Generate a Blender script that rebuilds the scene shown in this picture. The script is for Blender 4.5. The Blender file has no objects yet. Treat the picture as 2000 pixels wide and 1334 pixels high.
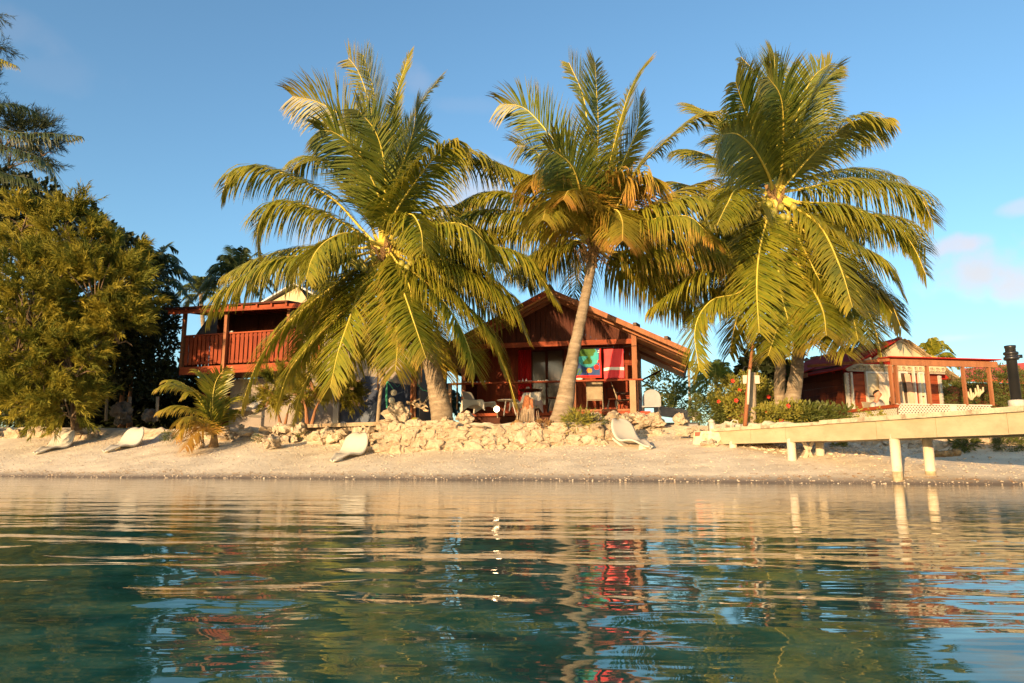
import bpy, math, random
import numpy as np
from mathutils import Vector, Matrix, noise
random.seed(7); np.random.seed(7)
R = math.radians
sc = bpy.context.scene
COL = sc.collection

# ------------------------------------------------------------------ camera
CAM_H = 0.35; FPX = 1389.0; PITCH = math.atan(236/1389.0)
cam_d = bpy.data.cameras.new('camera'); cam = bpy.data.objects.new('camera', cam_d); COL.objects.link(cam)
cam_d.lens = 25.0; cam_d.sensor_width = 36.0; cam_d.clip_start = 0.05; cam_d.clip_end = 3000
cam.location = (0, 0, CAM_H); cam.rotation_euler = (R(90)+PITCH, 0, 0)
sc.camera = cam

# ------------------------------------------------------------------ light
SUN_EL = R(7.5); SUN_AZ = R(30.0)       # sun behind the camera, to the left
SUN = Vector((-math.sin(SUN_AZ)*math.cos(SUN_EL), -math.cos(SUN_AZ)*math.cos(SUN_EL), math.sin(SUN_EL)))
w = bpy.data.worlds.new('World'); sc.world = w; w.use_nodes = True
nt = w.node_tree; nt.nodes.clear()
out = nt.nodes.new('ShaderNodeOutputWorld'); bg = nt.nodes.new('ShaderNodeBackground')
sky = nt.nodes.new('ShaderNodeTexSky'); sky.sky_type = 'NISHITA'; sky.sun_disc = False
sky.sun_elevation = SUN_EL; sky.sun_rotation = math.atan2(SUN.x, SUN.y)
sky.air_density = 1.0; sky.dust_density = 1.0; sky.ozone_density = 3.0
bg.inputs['Strength'].default_value = 0.15
tint = nt.nodes.new('ShaderNodeMix'); tint.data_type = 'RGBA'; tint.blend_type = 'MULTIPLY'
tint.inputs[0].default_value = 1.0; tint.inputs[7].default_value = (1.10, 1.13, 1.05, 1)
nt.links.new(sky.outputs[0], tint.inputs[6])
cur = tint.outputs[2]
tc = nt.nodes.new('ShaderNodeTexCoord')
def pxdir(px, py):
    u = (px-1000)/FPX; v = (667-py)/FPX
    d = Vector((u, math.cos(PITCH)-v*math.sin(PITCH), math.sin(PITCH)+v*math.cos(PITCH)))
    return d
nz = nt.nodes.new('ShaderNodeTexNoise'); nz.inputs['Scale'].default_value = 14; nz.inputs['Detail'].default_value = 6
nt.links.new(tc.outputs['Generated'], nz.inputs['Vector'])
for (px, py, wd, ht, dens, col) in [
        (1908, 532, .050, .034, .8, (2.75, 2.5, 2.45)), (1880, 478, .036, .011, .5, (3.0, 2.45, 2.35)), (1985, 560, .03, .02, .4, (3.0, 2.5, 2.4)),
        (822, 165, .022, .020, .16, (2.3, 2.1, 2.3)), (900, 205, .05, .010, .07, (2.3, 2.1, 2.3)), (880, 425, .07, .05, .6, (2.8, 2.7, 2.8)), (640, 470, .06, .03, .25, (2.8, 2.7, 2.8)),
        (1868, 660, .03, .006, .35, (3.0, 2.5, 2.4)), (20, 60, .04, .02, .10, (2.2, 2.0, 2.2)), (100, 140, .05, .02, .06, (2.2, 2.0, 2.2)), (1990, 405, .02, .008, .4, (3.0, 2.5, 2.4))]:
    c = pxdir(px, py).normalized()
    s = nt.nodes.new('ShaderNodeVectorMath'); s.operation = 'SUBTRACT'; s.inputs[1].default_value = c
    nt.links.new(tc.outputs['Generated'], s.inputs[0])
    m = nt.nodes.new('ShaderNodeVectorMath'); m.operation = 'MULTIPLY'; m.inputs[1].default_value = (1/wd, 1/wd, 1/ht)
    nt.links.new(s.outputs[0], m.inputs[0])
    l = nt.nodes.new('ShaderNodeVectorMath'); l.operation = 'LENGTH'; nt.links.new(m.outputs[0], l.inputs[0])
    a = nt.nodes.new('ShaderNodeMath'); a.operation = 'MULTIPLY_ADD'; a.inputs[1].default_value = -3.0
    nt.links.new(nz.outputs[0], a.inputs[0]); nt.links.new(l.outputs['Value'], a.inputs[2])
    r = nt.nodes.new('ShaderNodeMapRange'); r.interpolation_type = 'SMOOTHSTEP'
    r.inputs['From Min'].default_value = -.05; r.inputs['From Max'].default_value = -1.15
    r.inputs['To Min'].default_value = 0; r.inputs['To Max'].default_value = dens
    nt.links.new(a.outputs[0], r.inputs['Value'])
    mx = nt.nodes.new('ShaderNodeMix'); mx.data_type = 'RGBA'; mx.inputs[7].default_value = (*col, 1)
    nt.links.new(r.outputs[0], mx.inputs[0]); nt.links.new(cur, mx.inputs[6]); cur = mx.outputs[2]
nt.links.new(cur, bg.inputs['Color']); nt.links.new(bg.outputs[0], out.inputs[0])
sl = bpy.data.lights.new('sun', 'SUN'); sl.energy = 4.55; sl.angle = R(0.5); sl.color = (1.0, 0.66, 0.34)
so = bpy.data.objects.new('sun', sl); COL.objects.link(so); so.rotation_euler = SUN.to_track_quat('Z', 'Y').to_euler(); so.location = (-20, -20, 12)
sc.view_settings.view_transform = 'Standard'; sc.view_settings.look = 'None'; sc.view_settings.gamma = 1
sc.view_settings.use_curve_mapping = False; sc.view_settings.exposure = 1.08
sc.cycles.max_bounces = 6; sc.cycles.transparent_max_bounces = 8; sc.cycles.sample_clamp_indirect = 6

# ------------------------------------------------------------------ helpers
def P(px, py, d):
    v = pxdir(px, py); return Vector((v.x/v.y*d, d, CAM_H + v.z/v.y*d))
def rr(a, b): return random.uniform(a, b)

class MB:
    def __init__(s): s.v = []; s.f = []; s.r = []; s.d = []; s.m = []; s.cr = 0.5; s.cd = 0.0; s.cm = 0
    def nr(s): s.cr = random.random(); return s
    def face(s, idx): s.f.append(idx); s.r.append(s.cr); s.d.append(s.cd); s.m.append(s.cm)
    def poly(s, pts):
        n = len(s.v); s.v += [tuple(p) for p in pts]; s.face(tuple(range(n, n+len(pts))))
    def box(s, x0, y0, z0, x1, y1, z1):
        if x0 > x1: x0, x1 = x1, x0
        if y0 > y1: y0, y1 = y1, y0
        if z0 > z1: z0, z1 = z1, z0
        n = len(s.v)
        s.v += [(x0,y0,z0),(x1,y0,z0),(x1,y1,z0),(x0,y1,z0),(x0,y0,z1),(x1,y0,z1),(x1,y1,z1),(x0,y1,z1)]
        for f in ((0,3,2,1),(4,5,6,7),(0,1,5,4),(1,2,6,5),(2,3,7,6),(3,0,4,7)): s.face(tuple(n+i for i in f))
    def bar(s, p, q, wd, ht, up=(0,0,1)):
        p = Vector(p); q = Vector(q); t = (q-p).normalized(); up = Vector(up)
        sd = t.cross(up)
        if sd.length < 1e-3: sd = t.cross(Vector((0,1,0)))
        sd.normalize(); u = sd.cross(t).normalized()
        n = len(s.v)
        for c in (p, q):
            for (i, j) in ((-1,-1),(1,-1),(1,1),(-1,1)): s.v.append(tuple(c + sd*(i*wd/2) + u*(j*ht/2)))
        for f in ((0,1,2,3),(7,6,5,4),(0,4,5,1),(1,5,6,2),(2,6,7,3),(3,7,4,0)): s.face(tuple(n+i for i in f))
    def prism(s, pts, off):      # extrude polygon pts by vector off
        off = Vector(off); k = len(pts); n = len(s.v)
        s.v += [tuple(p) for p in pts] + [tuple(Vector(p)+off) for p in pts]
        s.face(tuple(range(n, n+k))); s.face(tuple(range(n+2*k-1, n+k-1, -1)))
        for i in range(k): j = (i+1) % k; s.face((n+i, n+k+i, n+k+j, n+j))
    def tube(s, pts, rad, seg=8, cap=True):
        pts = [Vector(p) for p in pts]; k = len(pts); n = len(s.v)
        if not hasattr(rad, '__len__'): rad = [rad]*k
        ref = Vector((0,0,1)) if abs((pts[-1]-pts[0]).normalized().z) < .9 else Vector((1,0,0))
        for i, p in enumerate(pts):
            t = (pts[min(i+1,k-1)]-pts[max(i-1,0)]).normalized()
            a = t.cross(ref).normalized(); b = a.cross(t)
            for j in range(seg):
                an = 2*math.pi*j/seg; s.v.append(tuple(p + (a*math.cos(an)+b*math.sin(an))*rad[i]))
        for i in range(k-1):
            for j in range(seg):
                j2 = (j+1) % seg; s.face((n+i*seg+j, n+i*seg+j2, n+(i+1)*seg+j2, n+(i+1)*seg+j))
        if cap: s.face(tuple(n+j for j in range(seg))[::-1]); s.face(tuple(n+(k-1)*seg+j for j in range(seg)))
    def lathe(s, c, prof, seg=16, ax=None):       # prof: (r,z)
        c = Vector(c); M = Matrix.Identity(3) if ax is None else Vector(ax).to_track_quat('Z','Y').to_matrix()
        n = len(s.v); k = len(prof)
        for (r_, z_) in prof:
            for j in range(seg):
                an = 2*math.pi*j/seg; s.v.append(tuple(c + M @ Vector((r_*math.cos(an), r_*math.sin(an), z_))))
        for i in range(k-1):
            for j in range(seg):
                j2 = (j+1) % seg; s.face((n+i*seg+j, n+i*seg+j2, n+(i+1)*seg+j2, n+(i+1)*seg+j))
        s.face(tuple(n+j for j in range(seg))[::-1]); s.face(tuple(n+(k-1)*seg+j for j in range(seg)))
    def blob(s, c, rx, ry, rz, rough=.18, sub=1, fr=1.7, flat=0.0, rot=None, sq=0):
        c = Vector(c); V, F = ICO[sub]; n = len(s.v); o = Vector((rr(0,90), rr(0,90), rr(0,90)))
        an = rr(0, 6.28) if rot is None else rot; ca, sa = math.cos(an), math.sin(an)
        for p in V:
            k = 1 + rough*noise.noise(p*fr+o)*2 + rough*.6*noise.noise(p*fr*2.7+o)
            x, y, z = p.x, p.y, p.z
            if sq: x, y, z = [math.copysign(abs(q_)**sq, q_) for q_ in (x, y, z)]
            x, y, z = x*rx*k, y*ry*k, z*rz*k
            if flat and z < -rz*flat: z = -rz*flat
            s.v.append((c.x+x*ca-y*sa, c.y+x*sa+y*ca, c.z+z))
        for f in F: s.face((n+f[0], n+f[1], n+f[2]))
    def obj(s, name, mats, parent=None, smooth=False, loc=None):
        me = bpy.data.meshes.new(name); me.from_pydata(s.v, [], s.f)
        if not isinstance(mats, (list, tuple)): mats = [mats]
        for m in mats: me.materials.append(m)
        a = me.attributes.new('rnd', 'FLOAT', 'FACE'); a.data.foreach_set('value', s.r)
        a = me.attributes.new('dry', 'FLOAT', 'FACE'); a.data.foreach_set('value', s.d)
        me.polygons.foreach_set('material_index', s.m)
        if smooth: me.polygons.foreach_set('use_smooth', [True]*len(s.f))
        o = bpy.data.objects.new(name, me); COL.objects.link(o)
        if parent: o.parent = parent
        if loc is not None: o.location = loc
        return o

def mk_ico():
    import bmesh
    res = {}
    for sub in (1, 2, 3, 4):
        bm = bmesh.new(); bmesh.ops.create_icosphere(bm, subdivisions=sub, radius=1)
        bm.verts.ensure_lookup_table()
        res[sub] = ([v.co.copy() for v in bm.verts], [[v.index for v in f.verts] for f in bm.faces]); bm.free()
    return res
ICO = mk_ico()

def tag(o, label=None, cat=None, group=None, kind=None):
    if label: o['label'] = label
    if cat: o['category'] = cat
    if group: o['group'] = group
    if kind: o['kind'] = kind
    return o
def empty(name, loc, rz=0, label=None, cat=None, group=None):
    o = bpy.data.objects.new(name, None); COL.objects.link(o); o.location = loc; o.rotation_euler = (0,0,rz); o.empty_display_size = .2
    return tag(o, label, cat, group)
def copy_tree(o, parent=None):
    c = o.copy(); COL.objects.link(c); c.parent = parent
    for ch in list(o.children): copy_tree(ch, c)
    return c

# ------------------------------------------------------------------ materials
def lerp(a, b, t): return tuple(a[i]*(1-t)+b[i]*t for i in range(3))
def mat(name, c1, c2=None, rough=.7, scale=4.0, detail=6, bump=0.0, bscale=None, c3=None, rndmix=0.0, rc=None, stretch=None,
        metal=0.0, spec=.3, transl=0.0, tcol=None, dryc=None, coat=0.0, lo=.35, hi=.65, stain=None):
    m = bpy.data.materials.new(name); m.use_nodes = True; t = m.node_tree; N = t.nodes; L = t.links
    b = N['Principled BSDF']; b.inputs['Roughness'].default_value = rough; b.inputs['Metallic'].default_value = metal
    b.inputs['Specular IOR Level'].default_value = spec
    if coat: b.inputs['Coat Weight'].default_value = coat
    tcn = N.new('ShaderNodeTexCoord'); src = tcn.outputs['Object']
    if stretch:
        mp = N.new('ShaderNodeMapping'); mp.inputs['Scale'].default_value = stretch; L.new(src, mp.inputs[0]); src = mp.outputs[0]
    c2 = c2 or c1
    n = N.new('ShaderNodeTexNoise'); n.inputs['Scale'].default_value = scale; n.inputs['Detail'].default_value = detail; n.inputs['Roughness'].default_value = .6
    L.new(src, n.inputs['Vector'])
    cr = N.new('ShaderNodeValToRGB'); e = cr.color_ramp.elements
    e[0].position = lo; e[0].color = (*c1, 1); e[1].position = hi; e[1].color = (*c2, 1)
    if c3: x = e.new((lo+hi)/2); x.color = (*c3, 1)
    L.new(n.outputs[0], cr.inputs[0]); col = cr.outputs[0]
    if rndmix:
        at = N.new('ShaderNodeAttribute'); at.attribute_name = 'rnd'
        mx = N.new('ShaderNodeMix'); mx.data_type = 'RGBA'; mu = N.new('ShaderNodeMath'); mu.operation = 'MULTIPLY'; mu.inputs[1].default_value = rndmix
        L.new(at.outputs['Fac'], mu.inputs[0]); L.new(mu.outputs[0], mx.inputs[0]); L.new(col, mx.inputs[6]); mx.inputs[7].default_value = (*(rc or c2), 1); col = mx.outputs[2]
    if stain:
        n3 = N.new('ShaderNodeTexNoise'); n3.inputs['Scale'].default_value = stain[0]; n3.inputs['Detail'].default_value = 8; n3.inputs['Roughness'].default_value = .7
        L.new(tcn.outputs['Object'], n3.inputs['Vector'])
        mr = N.new('ShaderNodeMapRange'); mr.inputs[1].default_value = stain[1]; mr.inputs[2].default_value = stain[1]+.12; mr.inputs[4].default_value = stain[2]
        L.new(n3.outputs[0], mr.inputs[0])
        mx = N.new('ShaderNodeMix'); mx.data_type = 'RGBA'; L.new(mr.outputs[0], mx.inputs[0]); L.new(col, mx.inputs[6]); mx.inputs[7].default_value = (*stain[3], 1); col = mx.outputs[2]
    if dryc:
        at = N.new('ShaderNodeAttribute'); at.attribute_name = 'dry'
        mx = N.new('ShaderNodeMix'); mx.data_type = 'RGBA'; L.new(at.outputs['Fac'], mx.inputs[0]); L.new(col, mx.inputs[6]); mx.inputs[7].default_value = (*dryc, 1); col = mx.outputs[2]
    L.new(col, b.inputs['Base Color'])
    if bump:
        n2 = N.new('ShaderNodeTexNoise'); n2.inputs['Scale'].default_value = bscale or scale*3; n2.inputs['Detail'].default_value = 8; n2.inputs['Roughness'].default_value = .65
        L.new(src, n2.inputs['Vector']); bp = N.new('ShaderNodeBump'); bp.inputs['Strength'].default_value = bump; bp.inputs['Distance'].default_value = .05
        L.new(n2.outputs[0], bp.inputs['Height']); L.new(bp.outputs[0], b.inputs['Normal'])
    if transl:
        tr = N.new('ShaderNodeBsdfTranslucent'); ms = N.new('ShaderNodeMixShader'); ms.inputs[0].default_value = transl
        L.new(col, tr.inputs[0]); L.new(b.outputs[0], ms.inputs[1]); L.new(tr.outputs[0], ms.inputs[2]); L.new(ms.outputs[0], N['Material Output'].inputs[0])
    return m

M = {}
M['palm_leaf'] = mat('palm_leaf', (.072,.115,.013), (.235,.245,.021), rough=.42, scale=1.3, rndmix=.6, rc=(.38,.31,.024), spec=.4, transl=.3, dryc=(.45,.225,.045))
M['palm_leaf_young_dim'] = mat('palm_leaf_young_dim', (.040,.080,.014), (.125,.165,.022), rough=.42, scale=1.3, rndmix=.6, rc=(.25,.25,.026), spec=.45, transl=.3, dryc=(.45,.26,.06))  # upper fronds: younger green, with their dim light put into the colour
M['palm_leaf_dark'] = mat('palm_leaf_dark', (.030,.050,.016), (.055,.080,.022), rough=.5, scale=1.3, rndmix=.5, rc=(.075,.095,.03), spec=.4, transl=.2, dryc=(.2,.12,.05))  # dark copy of the palm leaf; shade on the edge fronds is in the colour
M['palm_rib'] = mat('palm_rib', (.50,.40,.06), (.66,.50,.09), rough=.5, scale=3, dryc=(.40,.22,.08))
M['palm_rib_dark'] = mat('palm_rib_dark', (.12,.12,.05), (.2,.17,.07), rough=.5, scale=3)
M['palm_bark'] = mat('palm_bark', (.22,.165,.105), (.44,.35,.24), rough=.9, scale=2.2, bump=.9, bscale=14, stretch=(1,1,3.5), rndmix=.65, rc=(.20,.145,.09), stain=(3.5,.56,.6,(.13,.095,.06)))
M['husk'] = mat('husk', (.26,.15,.06), (.44,.28,.12), rough=.9, scale=9, bump=.6, rndmix=.4, rc=(.2,.1,.04))
M['coconut'] = mat('coconut', (.17,.19,.03), (.30,.28,.05), rough=.45, scale=5, rndmix=.5, rc=(.36,.27,.06))
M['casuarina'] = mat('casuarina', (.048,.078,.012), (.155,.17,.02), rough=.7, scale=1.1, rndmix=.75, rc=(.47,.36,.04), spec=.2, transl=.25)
M['casuarina_shaded'] = mat('casuarina_shaded', (.022,.035,.016), (.05,.06,.022), rough=.7, scale=1.1, rndmix=.5, rc=(.07,.08,.03), spec=.2, transl=.15)  # casuarina copy for the tall left tree, its shade put into the colour
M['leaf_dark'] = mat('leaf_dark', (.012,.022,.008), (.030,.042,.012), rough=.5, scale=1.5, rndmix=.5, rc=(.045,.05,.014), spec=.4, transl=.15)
M['leaf_mid'] = mat('leaf_mid', (.045,.075,.014), (.10,.12,.022), rough=.5, scale=2.5, rndmix=.6, rc=(.17,.16,.03), spec=.4, transl=.25)
M['leaf_yel'] = mat('leaf_yel', (.12,.15,.02), (.24,.23,.035), rough=.5, scale=2.5, rndmix=.6, rc=(.38,.30,.05), spec=.4, transl=.25)
M['leaf_brown'] = mat('leaf_brown', (.20,.10,.035), (.32,.18,.06), rough=.8, scale=4, rndmix=.6, rc=(.14,.07,.03))
M['bark'] = mat('bark', (.09,.06,.035), (.20,.14,.085), rough=.95, scale=5, bump=.7, stretch=(1,1,.25))
M['bark_red'] = mat('bark_red', (.22,.10,.045), (.35,.17,.08), rough=.95, scale=5, bump=.7, stretch=(1,1,.25))
M['flower'] = mat('flower', (.62,.03,.02), (.7,.06,.03), rough=.6)
M['flower_y'] = mat('flower_y', (.75,.42,.03), (.7,.5,.06), rough=.6)
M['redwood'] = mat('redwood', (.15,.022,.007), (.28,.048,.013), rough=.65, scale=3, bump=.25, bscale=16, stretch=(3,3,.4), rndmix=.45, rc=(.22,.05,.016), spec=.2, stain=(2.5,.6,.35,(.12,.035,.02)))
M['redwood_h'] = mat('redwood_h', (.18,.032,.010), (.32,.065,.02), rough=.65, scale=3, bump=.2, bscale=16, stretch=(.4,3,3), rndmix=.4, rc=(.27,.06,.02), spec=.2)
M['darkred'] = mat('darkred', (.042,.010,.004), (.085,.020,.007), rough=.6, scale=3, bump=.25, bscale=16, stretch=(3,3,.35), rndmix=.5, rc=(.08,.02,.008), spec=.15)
M['brownwood'] = mat('brownwood', (.20,.07,.028), (.34,.13,.055), rough=.65, scale=2.5, bump=.3, bscale=12, stretch=(3,3,.4), rndmix=.4, rc=(.30,.13,.05), stain=(5,.6,.5,(.13,.05,.02)))
M['soffit'] = mat('soffit', (.58,.31,.12), (.80,.47,.20), rough=.7, scale=2, bump=.2, bscale=12, stretch=(.5,2,2), rndmix=.4, rc=(.40,.2,.08), stain=(5,.58,.5,(.25,.12,.05)))
M['oldwood'] = mat('oldwood', (.26,.20,.13), (.42,.34,.24), rough=.9, scale=4, bump=.5, stretch=(2,2,.4), stain=(4,.55,.5,(.15,.11,.07)))
M['roof_brown'] = mat('roof_brown', (.085,.055,.040), (.15,.10,.07), rough=.8, scale=5, bump=.3)
M['roof_metal'] = mat('roof_metal', (.30,.32,.35), (.42,.44,.47), rough=.45, scale=2, metal=.3)
M['roof_red'] = mat('roof_red', (.30,.020,.014), (.42,.036,.022), rough=.9, spec=.05, scale=3, stain=(3,.6,.5,(.2,.05,.035)))
M['roof_bright'] = mat('roof_bright', (.60,.07,.03), (.68,.10,.045), rough=.55, scale=3)
M['thatch'] = mat('thatch', (.25,.17,.09), (.50,.38,.22), rough=.95, scale=7, bump=.8, rndmix=.5, rc=(.36,.26,.14))
M['cream'] = mat('cream', (.46,.37,.22), (.54,.45,.28), rough=.8, scale=2, stain=(2.5,.6,.4,(.45,.33,.2)))
M['whitewall_shaded'] = mat('whitewall_shaded', (.23,.195,.165), (.30,.26,.22), rough=.85, scale=1.2, bump=.05, stain=(1.6,.6,.35,(.38,.33,.27)))  # white plaster darkened: shade of the fronds is put into the base colour
M['navy'] = mat('navy', (.030,.042,.075), (.05,.065,.11), rough=.8, scale=2)
M['slate'] = mat('slate', (.10,.125,.17), (.17,.20,.25), rough=.8, scale=2)
M['offwhite'] = mat('offwhite', (.50,.45,.36), (.60,.54,.44), rough=.6, scale=2.5, rndmix=.1)
M['plastic'] = mat('plastic', (.47,.43,.35), (.54,.50,.41), rough=.42, scale=1.5, spec=.4, stain=(4,.62,.25,(.5,.42,.32)))
M['jetty'] = mat('jetty', (.36,.29,.17), (.47,.385,.24), rough=.85, scale=1.3, bump=.2, bscale=14, stretch=(1,1,2.2), stain=(3.2,.53,.5,(.36,.26,.15)))
M['jetty_top'] = mat('jetty_top', (.42,.34,.22), (.56,.46,.31), rough=.9, scale=3, bump=.4, bscale=16, stain=(4.5,.52,.75,(.20,.14,.09)))
M['pillar'] = mat('pillar', (.56,.47,.33), (.64,.55,.41), rough=.7, scale=2, bump=.08, stain=(4,.54,.65,(.36,.24,.12)))
M['stone'] = mat('stone', (.31,.24,.155), (.55,.45,.32), rough=.95, scale=3.0, bump=1.0, bscale=9, rndmix=.85, rc=(.44,.33,.21), stain=(5.5,.54,.7,(.20,.14,.085)))
M['mortar'] = mat('mortar', (.24,.175,.105), (.48,.37,.24), rough=1, scale=2.5, bump=1.0, bscale=8, stain=(2.5,.53,.6,(.22,.15,.09)))
M['coralrock'] = mat('coralrock', (.30,.23,.15), (.56,.45,.31), rough=1, scale=5, bump=1.0, bscale=16, rndmix=.4, rc=(.62,.52,.38))
M['pebble'] = mat('pebble', (.50,.41,.29), (.68,.58,.43), rough=.9, scale=8, rndmix=.6, rc=(.38,.27,.19))
M['black'] = mat('black', (.012,.012,.012), (.02,.018,.016), rough=.35, scale=3, spec=.5)
M['grey'] = mat('grey', (.26,.26,.27), (.34,.34,.35), rough=.7, scale=3)
M['concrete'] = mat('concrete', (.40,.36,.30), (.52,.48,.41), rough=.9, scale=5, bump=.3)
M['red'] = mat('red', (.62,.05,.02), (.70,.08,.035), rough=.6, scale=3)
M['redcurtain'] = mat('redcurtain', (.40,.008,.006), (.5,.012,.01), rough=.7, scale=3)
M['pinkred'] = mat('pinkred', (.78,.055,.06), (.85,.075,.075), rough=.85, scale=4, bump=.1)
M['towelwhite'] = mat('towelwhite', (.8,.72,.6), rough=.9)
M['clothblue'] = mat('clothblue', (.025,.055,.15), (.035,.075,.2), rough=.8, scale=5)
M['clothteal'] = mat('clothteal', (.04,.32,.32), (.06,.38,.36), rough=.8, scale=5)
M['clothgreen'] = mat('clothgreen', (.04,.10,.015), (.07,.15,.02), rough=.8, scale=8)
M['clothorange'] = mat('clothorange', (.75,.22,.03), (.8,.3,.05), rough=.8, scale=8)
M['clothred'] = mat('clothred', (.66,.015,.012), (.7,.03,.02), rough=.8, scale=5)
M['glass'] = mat('glass', (.07,.045,.03), (.12,.08,.05), rough=.12, scale=1, spec=.4)
M['paleglass'] = mat('paleglass', (.50,.40,.24), (.62,.50,.30), rough=.25, scale=2, spec=.5)
M['curtain'] = mat('curtain', (.50,.40,.30), (.62,.52,.40), rough=.9, scale=2)
M['curtainpink'] = mat('curtainpink', (.50,.30,.20), (.62,.40,.28), rough=.9, scale=2)
M['rope'] = mat('rope', (.06,.34,.22), (.10,.42,.28), rough=.9, scale=20)
M['float'] = mat('float', (.72,.64,.46), (.78,.70,.52), rough=.7, scale=4, bump=.1)
M['drift'] = mat('drift', (.52,.38,.22), (.66,.50,.32), rough=.9, scale=5, bump=.5)
M['stump'] = mat('stump', (.20,.14,.085), (.44,.33,.21), rough=.95, scale=4, bump=.8, stretch=(2,2,.3), stain=(3,.55,.6,(.2,.12,.07)))
M['stumpred'] = mat('stumpred', (.22,.075,.03), (.38,.15,.06), rough=.95, scale=5, bump=.6)
M['box'] = mat('box', (.34,.21,.12), (.42,.27,.16), rough=.85, scale=2)
M['wire'] = mat('wire', (.03,.03,.03), rough=.6)
M['sling'] = mat('sling', (.28,.22,.14), (.36,.29,.19), rough=.8, scale=6)
M['skin'] = mat('skin', (.42,.19,.11), (.48,.23,.14), rough=.55, scale=6, spec=.35)
M['hair'] = mat('hair', (.015,.010,.007), (.03,.02,.012), rough=.6, scale=20)
M['shirt'] = mat('shirt', (.36,.34,.30), (.44,.42,.38), rough=.9, scale=5, bump=.2)
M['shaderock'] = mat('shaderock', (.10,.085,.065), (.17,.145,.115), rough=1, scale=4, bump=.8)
M['tide'] = mat('tide', (.22,.17,.09), (.46,.36,.22), rough=.9, scale=9, bump=.4)
M['mirror'] = mat('mirror', (.95,.93,.9), rough=.3, metal=1.0)
M['shell'] = mat('shell', (.66,.56,.46), (.78,.70,.60), rough=.5, scale=20)

# ------------------------------------------------------------------ ground, beach and sea floor: one sheet
def interp(x, tab):
    if x <= tab[0][0]: return tab[0][1]
    for (a, b), (c, d) in zip(tab, tab[1:]):
        if x <= c: return b + (d-b)*(x-a)/(c-a)
    return tab[-1][1]
def sstep(t): t = max(0, min(1, t)); return t*t*(3-2*t)
WALL = [(-40,25.5),(-16.2,23.2),(-9.8,21.7),(-5.3,20.1),(-4.5,19.5),(-3.55,19.25),(-3.35,18.2),(-3.0,18.1),(2.3,17.95),(2.75,18.9),(4.6,18.7),(5.1,16.9),(7.1,15.7),(9.7,13.9),(14,12.2),(40,8)]
ZTOP = [(-16,1.50),(-9.8,1.36),(-4.5,1.38),(0,1.34),(3.5,1.40),(5,1.28),(8,1.22),(14,1.2)]
def shore(x): x = max(-40, min(25, x)); return 14.3 - (.285*x if x < 0 else .37*x) + .12*math.sin(x*.9)+.07*math.sin(x*2.3+1)
def ground_z(x, y):
    s = y - shore(x)
    if s < 0: return max(-1.25, s*.16 - .012*s*s) + .03*noise.noise(Vector((x*.8, y*.8, 3)))*min(1, -s)
    yw = interp(x, WALL); k = .185 + .006*max(0, -x)*.8
    zb = min(k*s, k*max(0, yw-shore(x)))
    t = sstep((y - yw)/.42)
    z = zb*(1-t) + interp(x, ZTOP)*t + .012*max(0, min(y, 40)-yw-1)*t
    z += .020*noise.noise(Vector((x*1.3, y*1.3, 0)))*min(1, s) + .016*noise.noise(Vector((x*4.5, y*4.5, 0)))*min(1, s)
    if -.3 < (y-yw)/.42 < 1.8: z += (.13*noise.noise(Vector((x*2.2, y*2, 5))) + .09*noise.noise(Vector((x*5.5, y*5, 8))))*sstep(1-abs((y-yw)/.42-.6)/1.2)
    return z
def axis(lo, hi, st, far, g=1.35):
    a = list(np.arange(lo, hi+1e-6, st)); s = st; x = hi
    while x < far: s *= g; x += s; a.append(x)
    s = st; x = lo; pre = []
    while x > -far: s *= g; x -= s; pre.append(x)
    return pre[::-1] + a
gx = axis(-18, 13, .13, 500); gy = axis(-1, 24, .12, 500)
vs = [(x, y, ground_z(x, y) if abs(x) < 60 and -40 < y < 70 else (1.9 if y > 15 else -1.25)) for y in gy for x in gx]
W_ = len(gx); fs = [(j*W_+i, j*W_+i+1, (j+1)*W_+i+1, (j+1)*W_+i) for j in range(len(gy)-1) for i in range(W_-1)]
me = bpy.data.meshes.new('ground'); me.from_pydata(vs, [], fs); me.polygons.foreach_set('use_smooth', [True]*len(fs))
gm = mat('sand', (.58,.485,.345), (.76,.655,.475), rough=.95, scale=1.2, bump=.5, bscale=9, stain=(9,.60,.45,(.80,.70,.56)))
# below the water line the sheet is sea floor: dark weed and green sand by height
t = gm.node_tree; N = t.nodes; L = t.links; pb = N['Principled BSDF']; old = pb.inputs['Base Color'].links[0].from_socket
ge = N.new('ShaderNodeNewGeometry'); sx = N.new('ShaderNodeSeparateXYZ'); L.new(ge.outputs['Position'], sx.inputs[0])
def mrange(a, b, c=0, d=1):
    r = N.new('ShaderNodeMapRange'); r.inputs[1].default_value = a; r.inputs[2].default_value = b; r.inputs[3].default_value = c; r.inputs[4].default_value = d
    L.new(sx.outputs[2], r.inputs[0]); return r.outputs[0]
wet = N.new('ShaderNodeMix'); wet.data_type = 'RGBA'; L.new(mrange(.13, .02), wet.inputs[0]); 
stp = N.new('ShaderNodeSeparateXYZ'); L.new(ge.outputs['Normal'], stp.inputs[0]); rmp = N.new('ShaderNodeMapRange'); rmp.inputs[1].default_value = .88; rmp.inputs[2].default_value = .66; L.new(stp.outputs[2], rmp.inputs[0])
bn = N.new('ShaderNodeTexNoise'); bn.inputs['Scale'].default_value = 5; bn.inputs['Detail'].default_value = 9; bn.inputs['Roughness'].default_value = .7; L.new(ge.outputs['Position'], bn.inputs[0])
bcr = N.new('ShaderNodeValToRGB'); bcr.color_ramp.elements[0].position = .38; bcr.color_ramp.elements[0].color = (.16,.11,.065,1); bcr.color_ramp.elements[1].position = .62; bcr.color_ramp.elements[1].color = (.55,.43,.28,1); L.new(bn.outputs[0], bcr.inputs[0])
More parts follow.
